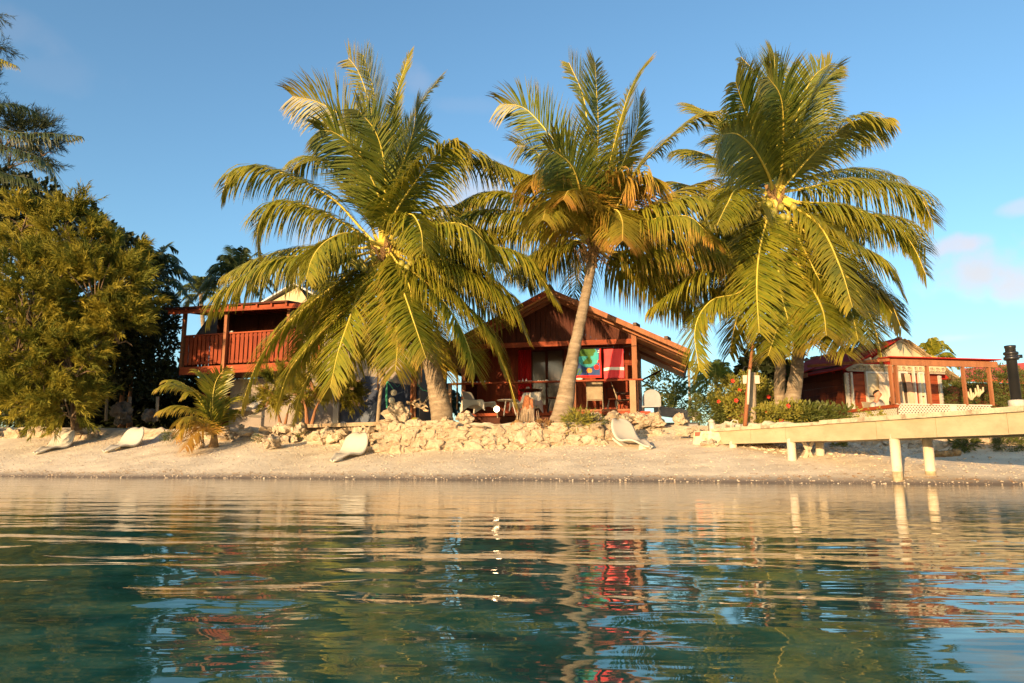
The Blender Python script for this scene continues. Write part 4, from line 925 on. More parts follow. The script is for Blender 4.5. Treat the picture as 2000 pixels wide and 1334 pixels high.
m = MB(); e0 = T.hit(1652,722,-.3); e1 = T.hit(1700,700,-.3); m.bar((e0.x,-.32,e0.z),(e1.x,-.32,e1.z),.04,.07); m.obj('verge_board', M['oldwood'], T.e)
# verandah in front
C0 = Vector((9.38,17.3,0)); CL = Vector((9.12,19.2,0)); CR = Vector((12.05,17.75,0))
V_ = Frame(1753, 17.3, math.atan2(.45,2.67), 1.15, None, '', ''); 
ve = empty('verandah', V_.O, V_.th, 'low verandah with white lattice skirt and flat brown pergola before the red roofed hut', 'verandah')
zK = V_.hit(1753,788).z; aV = V_.hit(1936,792).x
m = MB(); lattice(m, .03, aV, zK-.75, zK-.03, .0); m.obj('lattice', M['offwhite'], ve)
m = MB(); m.box(.03,.03,zK-.78,aV,.05,zK-.04); m.obj('lattice_backing', M['darkred'], ve)
m = MB(); m.box(.0,-.03,zK-.03,aV,.06,zK); m.box(1.45,-.012,zK-.75,1.62,.0,zK-.03); m.obj('lattice_cap', M['offwhite'], ve)
ang = math.atan2((CL-C0).dot(V_.b), (CL-C0).dot(V_.a)); LL = (CL-C0).length
m = MB(); lattice(m, .03, LL, zK-.80, zK-.10, .0); o = m.obj('side_lattice', M['offwhite'], ve); o.rotation_euler = (0,0,ang)
m = MB(); m.box(-.02,-.03,zK-.10,LL,.08,zK-.02); o = m.obj('side_rail', M['redwood_h'], ve); o.rotation_euler = (0,0,ang)
m = MB(); m.box(.03,-.05,zK-.82,LL,-.03,zK-.11); o = m.obj('lattice_backing', M['oldwood'], ve); o.rotation_euler = (0,0,ang)
zPg = V_.hit(1742,701).z; aPg0 = V_.hit(1738,700).x; aPg1 = V_.hit(1944,708).x
m = MB(); m.nr(); m.box(aPg0,-.06,zPg-.16,aPg1,.0,zPg-.01); m.obj('beam', M['brownwood'], ve)
m = MB(); m.prism([(aPg0-.1,-.15,zPg+.02),(aPg1+.05,-.15,zPg+.02),(aPg1+.05,-.15,zPg+.045),(aPg0-.1,-.15,zPg+.045)], (0,.45,.02)); m.obj('canopy', M['roof_red'], ve)
m = MB(); m.bar((aPg0,.0,zPg-.02),(aPg0-.95,2.0,zPg+.06), .05, .07); m.obj('rafter', M['brownwood'], ve)
for x_, dx in ((1742,0),(1752,0),(1814,0),(1884,0),(1935,0)):
    p = V_.hit(x_, 750, -.02); w_ = .026
    m = MB(); m.box(p.x-w_, -.05, zK-.02, p.x+w_, .04, zPg-.16); m.obj('post', M['brownwood'], ve)
# far right bright roof
e = empty('far_roofed_house', P(1990,760,34), R(5), 'house with bright orange red roof behind the hedge at the far right', 'house')
q0 = P(1878,742,34)-Vector(e.location); q1 = P(1925,718,34)-Vector(e.location); q2 = P(2120,690,34)-Vector(e.location)
m = MB(); m.prism([(q0.x,0,q0.z),(q1.x,1.8,q1.z+.1),(q2.x,3.4,q2.z),(q2.x+1,0,q0.z-.3),(q0.x+.1,0,q0.z-.1)], (0,0,.06)); m.obj('roof', M['roof_bright'], e)
m = MB(); m.box(q0.x+.5,.4,-1.5,q2.x,3,q0.z-.12); m.obj('wall', M['darkred'], e)
# shower pole, sign boards, palm stake
sp = empty('shower_pole', P(1455,832,16.9), 0, 'leaning pole with shower head left of the twin trunks', 'shower pole'); o = Vector(sp.location)
m = MB(); m.tube([P(1455,832,16.9)-o, P(1463,735,16.9)-o, P(1471,668,16.9)-o], [.05,.045,.035], 10); m.obj('pole', M['brownwood'], sp, True)
m = MB(); m.tube([P(1461,790,16.8)-o, P(1464,722,16.8)-o], .028, 8); m.obj('pipe', M['offwhite'], sp, True)
m = MB(); m.tube([P(1465,720,16.8)-o, P(1462,716,16.75)-o, P(1454,716,16.7)-o, P(1452,721,16.7)-o], .008, 6); m.lathe(P(1452,724,16.7)-o, [(.035,0),(.02,.03),(.008,.05)], 10); m.obj('shower_head', M['wire'], sp, True)
pole([(1468,832,17.2),(1469,780,17.2),(1470,728,17.2)], [.11,.10,.09], 'thick grey dead palm trunk stub behind the shower pole', 'oldwood', 'dead_trunk', 'dead trunk')
for x0_, lab in ((1452,'pale board left of the shower pole'),(1475,'pale board right of the shower pole')):
    p = P(x0_+4, 741, 17.0); m = MB(); m.box(-.055,0,-.10,.055,.03,.10); tag(m.obj('board', M['offwhite'], None, False, p), lab, 'board')
# husks under the jetty
for px_, lab in ((1818,'leftmost brown husk in the row under the jetty'),(1831,'second brown husk from the left under the jetty'),(1842,'middle paler husk in the row under the jetty'),(1854,'largest brown husk in the row under the jetty'),(1868,'rightmost brown husk in the row under the jetty')):
    m = MB(); m.blob((0,0,0), .095 if px_ != 1854 else .12, .085, .07, .2, 3); q = on_ground(px_, 889, 13.9, .05)
    tag(m.obj('husk', M['husk'], None, True, q), lab, 'coconut husk', 'row of brown husks under the jetty')
# fence stakes at left
for px_, t_, lab in ((207,765,'fence stake left of the grey rock in the shade'),(252,775,'thin pole rising just behind the large grey rock'),(306,775,'fence stake right of the dark stone in the shade'),(168,770,'fence stake nearest the feathery tree')):
    pole([(px_,822,23.5),(px_+2,t_,23.5)], .05, lab, 'oldwood', 'fence_stake', 'stake')
pole([(184,803,23.6),(250,800,23.6),(320,806,23.6)], .008, 'sagging wire strung between the fence stakes', 'wire', 'fence_wire', 'wire')
# pale forked ornaments against the hedge
for i, (px_, py_, lab) in enumerate(((1897,775,'left pale yellow forked branch against the right hedge'),(1911,768,'right pale yellow forked branch against the right hedge'))):
    m = MB(); o = P(px_, py_+6, 18.6)
    for pts in (((0,6),(-5,-2),(-6,-10)), ((0,6),(4,0),(4,-8)), ((0,6),(0,-6),(-2,-16)), ((4,0),(9,-4),(9,-12))):
        m.tube([P(px_+a, py_+b, 18.6)-o for a, b in pts], [.035,.03,.02], 7)
    tag(m.obj('forked_branch', M['flower_y'] if False else M['cream'], None, True, o), lab, 'branch')
m = MB(); o = P(1408,838,17.2); m.box(-.05,0,0,.07,.2,.26); m.blob((0,.1,.3), .07,.08,.05, .2, 2); tag(m.obj('canister', M['plastic'], None, True, P(1392,846,17.6)), 'pale grey canister standing in the dark behind the ramp', 'canister')
m = MB(); m.tube([P(1428,836,16.8)-o, P(1428,824,16.8)-o, P(1432,820,16.8)-o, P(1440,822,16.8)-o, P(1442,830,16.8)-o], .012, 6); tag(m.obj('bent_pipe', M['offwhite'], None, True, o), 'bent white pipe sticking up at the shore end of the jetty', 'pipe')

# ------------------------------------------------------------------ people
def person(loc, rz, joints, label, headpos, look, hairlong=False, shirt=True, scale=1.0):
    e_ = empty('person', loc, rz, label, 'person')
    V, E, Rd = joints
    me = bpy.data.meshes.new('body'); me.from_pydata(V, E, []); o = bpy.data.objects.new('body', me); COL.objects.link(o); o.parent = e_
    me.materials.append(M['skin']); sk = o.modifiers.new('skin', 'SKIN'); sk.use_smooth_shade = True
    if not me.skin_vertices: bpy.context.view_layer.objects.active = o
    for i, r_ in enumerate(Rd): me.skin_vertices[0].data[i].radius = (r_, r_) if not isinstance(r_, tuple) else r_
    me.skin_vertices[0].data[0].use_root = True
    ss = o.modifiers.new('sub', 'SUBSURF'); ss.levels = 1; ss.render_levels = 2
    return e_
def seated_body(sc_=1.0, armfwd=True):
    V = [(0,0,.42),(0,.05,.60),(0,.10,.80),(0,.12,.93),(0,.12,1.00),(0,.09,1.09),(0,.08,1.17),(0,.06,1.13)]
    E = [(0,1),(1,2),(2,3),(3,4),(4,5),(5,6)]; Rd = [.13,.11,.12,.09,.052,.06,.06,.04]
    V.pop(); Rd.pop()
    def add(p, r_, par): V.append(p); Rd.append(r_); E.append((par, len(V)-1)); return len(V)-1
    for s_ in (-1, 1):
        sh = add((s_*.17,.12,.90), .062, 3); el = add((s_*.25,.02,.66), .045, sh); wr = add((s_*.20,-.20,.62), .030, el); pm = add((s_*.19,-.27,.61), .032, wr)
        for k in range(4): f1 = add((s_*(.165+.018*k),-.32,.605), .009, pm); add((s_*(.165+.018*k),-.355+.006*abs(k-1.4),.59), .007, f1)
        th = add((s_*.150,-.275,.62), .010, pm); add((s_*.135,-.30,.625), .008, th)
        hp = add((s_*.10,-.02,.42), .10, 0); kn = add((s_*.13,-.43,.46), .065, hp); an_ = add((s_*.13,-.48,.08), .040, kn); add((s_*.13,-.62,.04), .032, an_)
    return V, E, Rd
def face_hair(e_, hx, hy, hz, rz, long=False, glasses=False, par=None):
    def rot(x, y, z): c, s_ = math.cos(rz), math.sin(rz); return (hx+x*c-y*s_, hy+x*s_+y*c, hz+z)
    hd = MB()
    V, F = ICO[4]; n = len(hd.v)
    for p in V:
        x, y, z = p.x*.075, p.y*.092, p.z*.112
        if z < -.02: x *= 1+z*2.6; y = y*(1+z*1.2)-.006
        g_ = math.exp(-((p.x/.16)**2+((p.z+.12)/.22)**2)); 
        if p.y < -.3: y -= .024*g_
        g_ = math.exp(-(((abs(p.x)-.38)/.16)**2+((p.z-.05)/.12)**2))
        if p.y < -.3: y += .012*g_
        g_ = math.exp(-((p.x/.28)**2+((p.z+.48)/.07)**2))
        if p.y < -.3: y += .008*g_
        hd.v.append(rot(x, y, z))
    for f in F: hd.face((n+f[0], n+f[1], n+f[2]))
    o = hd.obj('head', M['skin'], e_, True)
    for s_ in (-1, 1):
        m = MB(); m.blob(rot(s_*.078,.005,-.005), .012,.02,.03, .05, 2, rot=rz); m.obj('ear', M['skin'], o, True)
        m = MB(); m.blob(rot(s_*.028,-.078,.008), .013,.008,.008, 0, 2, rot=rz); m.obj('eye', M['black'], o, True)
    m = MB(); m.blob(rot(0,-.082,-.055), .024,.008,.006, 0, 2, rot=rz); m.obj('mouth', mat('lips', (.32,.09,.07)), o, True)
    m = MB(); n = 0; hv_ = []
    V, F = ICO[4]; keep = set()
    for i, p in enumerate(V):
        k = 1.07+.04*noise.noise(p*4)
        if long: ok = (p.y > -.35 or p.z > .45)
        else: ok = p.z > .35+.9*(-p.y)*.6 and not (p.y < -.6 and p.z < .62)
        if long and p.y > .1 and p.z < 0: k *= 1.15
        hv_.append(rot(p.x*.078*k, p.y*.095*k+.004, p.z*.115*k - (.10*max(0,-p.z) if long else 0)))
        if ok: keep.add(i)
    m.v = hv_
    for f in F:
        if all(i in keep for i in f): m.face(tuple(f))
    m.obj('hair', M['hair'], o, True)
    if glasses:
        m = MB()
        for s_ in (-1, 1): m.tube([rot(s_*.032+.022*math.cos(t_*.52),-.098,.008+.016*math.sin(t_*.52)) for t_ in range(13)], .003, 5, False); m.tube([rot(s_*.055,-.095,.012), rot(s_*.080,.0,.012)], .0025, 4)
        m.obj('glasses', M['wire'], o)
hm = P(1719, 770, 18.6); bz = hm.z-1.16
pe = person((hm.x, hm.y, bz), R(28), seated_body(), 'seated man with short dark hair, glasses and grey shirt on the verandah', None, None)
face_hair(pe, 0, .08, 1.16, R(30), False, True)
m = MB(); k = 12
prof = [(.47,.04,.19,.14),(.60,.05,.185,.14),(.78,.09,.20,.145),(.88,.115,.205,.125),(.945,.12,.13,.095),(.975,.12,.078,.07)]
for (z, y_, rx, ry) in prof:
    for j in range(k*2): an = math.pi*j/k; m.v.append((rx*math.cos(an), y_+ry*math.sin(an), z))
for i in range(len(prof)-1):
    for j in range(k*2): j2 = (j+1) % (k*2); m.face((i*k*2+j, i*k*2+j2, (i+1)*k*2+j2, (i+1)*k*2+j))
for s_ in (-1, 1): m.tube([(s_*.13,.12,.89),(s_*.20,.10,.85),(s_*.25,.04,.70)], [.085,.078,.068], 12)
m.obj('shirt', M['shirt'], pe, True)
hw_ = P(1746, 781, 18.0)
pw = person((hw_.x, hw_.y, hw_.z-1.16), R(-12), seated_body(), 'dark haired person slumped low beside the man, face just above the verandah rail', None, None)
face_hair(pw, 0, .08, 1.16, R(-5), True, False)
m = MB(); m.v = []; 
for (z, y_, rx, ry) in prof:
    for j in range(k*2): an = math.pi*j/k; m.v.append((rx*.92*math.cos(an), y_+ry*math.sin(an), z-.01))
for i in range(len(prof)-1):
    for j in range(k*2): j2 = (j+1) % (k*2); m.face((i*k*2+j, i*k*2+j2, (i+1)*k*2+j2, (i+1)*k*2+j))
m.obj('top', M['clothblue'], pw, True)
def patio_chair(loc, rz, label):
    e_ = empty('patio_chair', loc, rz, label, 'chair')
    m = MB(); m.box(-.24,-.22,.36,.24,.22,.40); m.obj('seat', M['leaf_mid'] if False else M['sling'], e_)
    m = MB(); m.prism([(-.24,.24,.40),(.24,.24,.40),(.24,.36,.98),(-.24,.36,.98)], (0,.03,0)); m.obj('backrest', M['sling'], e_)
    for (i, j) in ((-1,-.2),(1,-.2),(1,.2),(-1,.2)): m = MB(); m.bar((i*.22,j,-.1),(i*.22,j,.36),.04,.04); m.obj('leg', M['sling'], e_)
patio_chair((hm.x, hm.y, bz), R(28), 'green beige chair holding the seated man on the verandah')
patio_chair((hw_.x, hw_.y, hw_.z-1.16), R(-12), 'chair under the slumped dark haired person on the verandah')

# ------------------------------------------------------------------ palms
ZUP = Vector((0,0,1))
def spline(pts, n):
    P_ = [pts[0]*2-pts[1]] + pts + [pts[-1]*2-pts[-2]]; out = []
    ch = [0]
    for a, b in zip(pts, pts[1:]): ch.append(ch[-1]+(b-a).length)
    for k in range(n+1):
        s_ = ch[-1]*k/n; i = 0
        while i < len(ch)-2 and s_ > ch[i+1]: i += 1
        t = (s_-ch[i])/max(1e-6, ch[i+1]-ch[i]); a, b, c, d = P_[i:i+4]
        out.append(.5*((2*b)+(c-a)*t+(2*a-5*b+4*c-d)*t*t+(3*b-a-3*c+d)*t*t*t))
    return out
def frond_mb(pts, nleaf=124, Lm=1.22, g=.75, dry=0.0, drytip=.25, tw=0.0, w_=.041, rib=.042, start=.14, shag=0.0, segs=4, gap=0.0):
    m = MB(); n = 24; sp_ = spline(pts, n)
    m.cm = 1; m.cd = dry; m.tube(sp_, [rib*(1-.85*(i/n)**1.1)*(1+1.2*max(0,.12-i/n)/.12) for i in range(n+1)], 5); m.cm = 0
    Rh = (pts[-1]-pts[0]); Rh = Vector((Rh.x, Rh.y, 0)); 
    if Rh.length < .15: Rh = Vector((0,-1,0))
    Rh.normalize(); S0 = Rh.cross(ZUP).normalized()
    wind = Vector((.10, .0, 0))
    for i in range(nleaf):
        t = start + (1-start)*(i+rr(0,.4))/nleaf; f = t*n; k = min(n-1, int(f)); u = f-k
        p = sp_[k].lerp(sp_[k+1], u); T = (sp_[min(n, k+1)]-sp_[k]).normalized()
        S = (S0 - T*S0.dot(T)).normalized(); S = Matrix.Rotation(tw*(.3+.7*t), 3, T) @ S
        Nn = S.cross(T).normalized()
        if Nn.z < 0 and abs(T.z) < .8: Nn = -Nn
        env = min(1, (t-start)/.16+.45) if t < .35 else 1-.60*max(0,(t-.5)/.5)**2.2
        for sd in (-1, 1):
            if random.random() < gap: continue
            L_ = Lm*env*rr(.88,1.08)*(1+.18*max(0,1-T.z*T.z)); be = R(68-30*t+rr(-9,9)) 
            D = (S*sd*math.sin(be) + T*math.cos(be) + Nn*(.22*(1-t)+rr(-.06,.06))).normalized()
            gg = g*1.35*rr(.75,1.3)*(1-.25*t)*(.2+1.9*max(0,1-T.z*T.z)**1.5) + shag*rr(0,1.2)
            m.cr = random.random(); n0 = len(m.v); q = p.copy(); d = D.copy()
            for s_ in range(segs+1):
                fr_ = s_/segs
                wv = w_*(.55, 1.0, .9, .62, .06)[int(fr_*4+.5)]*(.8+.2*env)
                W = (T - d*T.dot(d)); W = W.normalized() if W.length > 1e-3 else S
                if s_ == 0: W0 = W
                m.v.append(tuple(q - W*wv*.5)); m.v.append(tuple(q + W*wv*.5 + Nn*wv*.25))
                d = (d - ZUP*gg*.42*(.4+fr_) + wind*.15*rr(.3,1)).normalized(); q = q + d*(L_/segs)
            for s_ in range(segs):
                fr_ = (s_+.5)/segs
                dt = dry + (drytip*max(0, fr_-.55)*2.0*rr(.2,1.3)) + (.5*drytip if t > .9 else 0); m.cd = max(0, min(1, dt))
                a = n0+2*s_; m.face((a, a+1, a+3, a+2))
    return m
def frond_px(e_, base, pxs, d0, sg, Lf=4.6, leafm='palm_leaf', ribm='palm_rib', **kw):
    L2 = 0; prev = base; chord = [0]
    for (x, y) in pxs: q = P(x, y, d0); L2 += (q-prev).length; chord.append(L2); prev = q
    dd = sg*math.sqrt(max(Lf*Lf-L2*L2, .25))*.85 if sg else rr(-.5,.5)
    pts = [base.copy()] + [P(x, y, base.y+(d0-base.y)+dd*(c/L2)) for (x, y), c in zip(pxs, chord[1:])]
    if pts[-1].z < base.z-1.6 and base.x > 4: kw['Lm'] = kw.get('Lm', 1.22)*.86
    kw.setdefault('gap', rr(.0,.09)); kw['dry'] = kw.get('dry', 0) or (rr(.05,.16) if random.random() < .12 else 0)
    m = frond_mb(pts, **kw); return loc(m, e_).obj('frond', [M[leafm], M[ribm]], e_)
def trunk_mb(pts, rads, step=.055, ring=.035):
    n = int(sum((b-a).length for a, b in zip(pts, pts[1:]))/step); sp_ = spline(pts, n); k = len(rads)-1; rs = []
    ph = 0
    for i in range(n+1):
        f = i/n*k; j = min(k-1, int(f)); r_ = rads[j]+(rads[j+1]-rads[j])*(f-j)
        ph += rr(.75, 1.25); rs.append(r_*(1 + (ring if int(ph) % 2 else 0) + rr(-.008,.008)))
    m = MB(); base = len(m.v)
    m.tube(sp_, rs, 22)
    for fi in range(len(m.f)): m.r[fi] = (.5+.5*math.sin((fi//22)*1.9)*math.sin((fi//22)*.37))*.9
    m.v = [tuple(Vector(v)+Vector((noise.noise(Vector(v)*4)*.02, noise.noise(Vector(v)*4+Vector((9,9,9)))*.02, 0))) for v in m.v]
    return m
def palm(name, label, tr_px, rads, crown_px, dc, fronds, seed, Lf=4.6, extra=0, nuts=(), cat='palm tree', grp=None, **kw):
    random.seed(seed)
    pts = [P(*q) for q in tr_px]; e_ = empty(name, pts[0], 0, label, cat, grp)
    loc(trunk_mb(pts, rads), e_).obj('trunk', M['palm_bark'], e_, True)
    cb = P(*crown_px, dc)
    for fd in fronds:
        pxs, sg = fd[0], fd[1]; o = dict(kw); o.update(fd[2] if len(fd) > 2 else {})
        bx = o.pop('base', None)
        j = Vector((rr(-.10,.10), rr(-.10,.10), rr(-.12,.12))); L_ = o.pop('Lf', Lf)
        frond_px(e_, (P(bx[0], bx[1], dc) if bx else cb)+j, pxs, dc, sg, Lf=L_, **o)
    for k in range(extra):
        an = rr(0, 6.28); el = rr(-.3, 1.2); L_ = Lf*rr(.75,.95)
        dv = Vector((math.cos(an)*math.cos(el), abs(math.sin(an))*math.cos(el)*.9+.15, math.sin(el)))
        p1 = cb+dv*L_*.5+ZUP*.15; p2 = cb+dv*L_*.95-ZUP*(.9*math.cos(el)); 
        o = dict(kw); o.update(nleaf=64, g=.8); lm = o.pop('leafm','palm_leaf'); rm = o.pop('ribm','palm_rib')
        loc(frond_mb([cb.copy(), p1, p2], **o), e_).obj('frond', [M[lm], M[rm]], e_)
    m = MB()                                                  # leaf-base boots and fibre round the crown
    for k in range(22):
        an = rr(0,6.28); b0 = cb+Vector((.14*math.cos(an), .14*math.sin(an), rr(-.55,-.05)))
        m.nr(); m.bar(b0, b0+Vector((.20*math.cos(an), .20*math.sin(an), rr(.15,.40))), rr(.05,.10), .03)
    loc(m, e_).obj('leaf_bases', M['husk'], e_)
    for (x, y, s_) in nuts:
        m = MB(); m.nr().blob((0,0,0), .105*s_, .105*s_, .125*s_, .05, 2); p = P(x, y, dc-.42+rr(-.1,.1)); m.obj('coconut', M['coconut'], e_, True, p-Vector(e_.location))
    return e_, cb

U = dict(g=.30, tw=1.15, leafm='palm_leaf_young_dim'); Dn = dict(g=.75)
palm('coconut_palm', 'left big coconut palm whose ringed trunk leans left, hiding the balcony house',
 [(865,832,18.6),(858,778,18.6),(838,700,18.55),(812,625,18.5),(775,545,18.4),(752,490,18.3)], [.305,.25,.17,.15,.135,.14], (748,482), 18.3, [
 ([(735,400),(708,308),(673,234),(622,200),(571,188)], -1, U), ([(738,300),(722,205),(700,140),(680,113)], 1, U), ([(745,380),(742,290),(730,180),(710,108)], 1, U),
 ([(758,330),(773,194),(790,135),(799,105)], 1, dict(g=.25, Lm=.7)), ([(775,350),(800,245),(830,190),(861,151)], 1, dict(g=.4, Lm=.75)),
 ([(775,410),(821,342),(862,290),(890,272)], -1, dict(g=.8)), ([(790,420),(850,330),(912,300),(970,318),(1026,342)], 1, dict(g=.8)),
 ([(700,440),(650,388),(571,345),(502,326),(455,340),(434,376)], -1, dict(g=.65)), ([(710,460),(645,422),(571,396),(525,405),(505,445),(503,482)], -1, dict(g=.7)),
 ([(710,400),(680,340),(628,311),(590,315),(565,337)], 1, dict(g=.6, Lf=4.8)),
 ([(700,498),(628,499),(542,507),(457,553),(420,590),(406,618)], -1, dict(g=.8, drytip=.3)), ([(690,485),(600,482),(520,500),(451,532)], 1, dict(g=.8)),
 ([(715,508),(670,545),(610,590),(542,650),(500,715),(474,786)], -1, dict(g=.6, drytip=.3)), ([(735,520),(673,604),(612,665),(565,725),(542,792)], -1, dict(g=.6)),
 ([(722,530),(700,575),(682,625),(660,690),(645,758)], -1, dict(g=.55, drytip=.4, Lf=4.2)), ([(725,540),(680,630),(630,690),(590,760),(571,830)], 1, dict(g=.5, Lm=.6, gap=.25)),
 ([(768,520),(790,575),(812,640),(832,700)], -1, dict(g=.6, drytip=.5, Lf=4.4, Lm=1.1)), ([(762,525),(760,590),(745,650),(715,700)], 1, dict(g=.6)),
 ([(790,520),(840,560),(885,615),(912,670),(928,728)], -1, dict(g=.6, drytip=.35)), ([(800,500),(870,510),(940,545),(995,590),(1027,650)], -1, dict(g=.7, drytip=.3)),
 ([(810,480),(880,472),(960,480),(1027,503),(1083,581)], -1, dict(g=.75)), ([(800,525),(870,570),(940,630),(980,700),(1006,781)], 1, dict(g=.65, drytip=.5)),
 ([(765,450),(785,425),(806,420),(822,450),(826,490)], -1, dict(Lf=3.6, g=.8)), ([(720,470),(680,455),(640,470),(612,500),(598,545)], -1, dict(Lf=3.8)),
 ([(790,470),(850,440),(905,440),(950,480),(965,540)], -1, dict(Lf=4.4, g=.8)), ([(760,400),(770,320),(800,270),(835,250)], 1, U), ([(742,390),(700,300),(655,260),(625,255)], -1, U),
 ([(750,400),(752,330),(735,260),(700,215)], -1, U), ([(780,520),(800,560),(806,610),(808,660)], -1, dict(Lf=3.4, drytip=.6)), ([(700,525),(650,560),(600,625),(585,690)], 1, {}),
 ([(845,540),(905,590),(955,650),(985,720)], -1, dict(Lf=4.6)), ([(762,385),(790,310),(808,255),(812,210)], -1, U),
 ([(700,540),(640,600),(590,680),(556,745)], 1, {}), ([(735,560),(700,640),(668,705),(632,765)], 1, {}), ([(795,555),(830,620),(856,680),(872,735)], 1, dict(drytip=.5)), ([(765,560),(772,620),(776,675),(772,725)], -1, dict(Lf=4.3, drytip=.5)), ([(830,495),(900,515),(960,560),(1000,620)], 1, {}),
 ], 3, extra=5, nuts=[(697,520,1),(704,512,.9),(690,512,.9),(712,524,1),(795,524,.9),(803,516,1),(785,516,.9),(770,530,.9),(730,505,.8)])

Dr = dict(dry=.55, drytip=.6, shag=.8)
palm('coconut_palm', 'middle coconut palm leaning right before the bungalow gable, with brown drooping dead fronds',
 [(1092,832,18.6),(1102,790,18.6),(1118,700,18.6),(1135,620,18.6),(1150,545,18.6),(1157,492,18.6)], [.29,.215,.16,.14,.125,.14], (1158,478), 18.6, [
 ([(1135,370),(1088,285),(1050,235),(1018,208),(976,203)], 1, U), ([(1155,390),(1150,312),(1148,257),(1139,187),(1111,122)], 1, U), ([(1160,400),(1168,250),(1165,180),(1162,122)], 1, U),
 ([(1172,420),(1185,350),(1204,266),(1232,173),(1262,124)], 1, dict(g=.4, Lm=1.05)), ([(1195,420),(1246,331),(1297,280),(1348,236),(1400,218)], 1, dict(g=.5, Lm=1.05)), ([(1135,400),(1092,359),(1037,345),(976,326),(892,300)], 1, dict(g=.7, Lm=.75)),
 ([(1120,420),(1032,385),(953,375),(888,402)], 1, dict(g=.9, drytip=.4)), ([(1110,440),(1023,416),(930,412),(860,445)], 1, dict(g=.85, Lm=1.15)), ([(1105,455),(1010,440),(945,455),(900,500)], 1, dict(g=.9, Lm=1.2)),
 ([(1125,470),(1085,475),(1050,500),(1030,560)], 1, dict(g=.9, Lm=1.0, Lf=3.8)), ([(1139,415),(1111,378),(1075,345),(1050,338),(1037,362)], -1, dict(Lf=3.6, dry=.25, drytip=.9)),
 ([(1167,440),(1180,390),(1205,350),(1228,348),(1243,385)], -1, dict(Lf=3.4, **Dr)), ([(1190,430),(1230,360),(1262,342),(1280,372)], -1, dict(Lf=3.6, dry=.2, drytip=1)),
 ([(1215,425),(1302,397),(1362,386),(1420,412)], -1, dict(g=.8)), ([(1205,455),(1250,436),(1302,424),(1348,425),(1390,463)], -1, dict(g=.8, drytip=.8)),
 ([(1200,492),(1250,486),(1302,482),(1395,487),(1460,570)], -1, dict(g=.95, drytip=.9, Lm=1.1)), ([(1215,470),(1300,458),(1390,465),(1441,482),(1480,542)], 1, dict(g=.9, drytip=.4, Lm=1.1)),
 ([(1190,505),(1225,525),(1278,552),(1345,616)], 1, dict(g=.85, drytip=.5)), ([(1200,500),(1270,520),(1330,560),(1380,630)], 1, dict(g=.9, drytip=.5)), ([(1130,440),(1090,400),(1070,400),(1060,430)], -1, dict(Lf=3.8, dry=.1)),
 ([(1168,440),(1200,410),(1215,430),(1216,470)], -1, dict(Lf=3.4, dry=.2, drytip=.9)), ([(1150,430),(1130,390),(1112,372),(1100,390)], -1, dict(Lf=3.6, dry=.3, drytip=.9)),
 ([(1140,400),(1120,330),(1090,300),(1070,290)], -1, U), ([(1178,400),(1215,320),(1245,250),(1250,190)], -1, dict(g=.45)), ([(1100,480),(1040,500),(1000,530)], 1, dict(g=1.0, Lf=4)),
 ([(1210,440),(1270,400),(1330,370),(1390,350)], 1, dict(g=.7)), ([(1230,500),(1300,505),(1360,530),(1420,590)], 1, dict(g=.95, Lm=1.1)), ([(1120,390),(1075,330),(1040,290),(1010,285)], 1, U),
 ], 5, extra=6, drytip=.35)
cone = bpy.data.objects['coconut_palm.001']
m = MB(); cb = P(1158, 492, 18.4)
for k in range(16):
    an = rr(-3.0, .0); m.nr(); m.bar(cb+Vector((.12*math.cos(an),.10*math.sin(an),rr(-.1,.1))), cb+Vector((.45*math.cos(an), .3*math.sin(an), rr(-.7,-.15))), rr(.03,.07), .015)
for k in range(60):
    an = rr(-3.1, .0); q = cb+Vector((rr(.25,.55)*math.cos(an), .3*math.sin(an), rr(-.15,.25))); m.nr(); m.bar(q, q+Vector((rr(-.15,.15), rr(-.1,.1), -rr(.1,.3))), .012, .008)
loc(m, cone).obj('dry_spathe', M['husk'], cone)

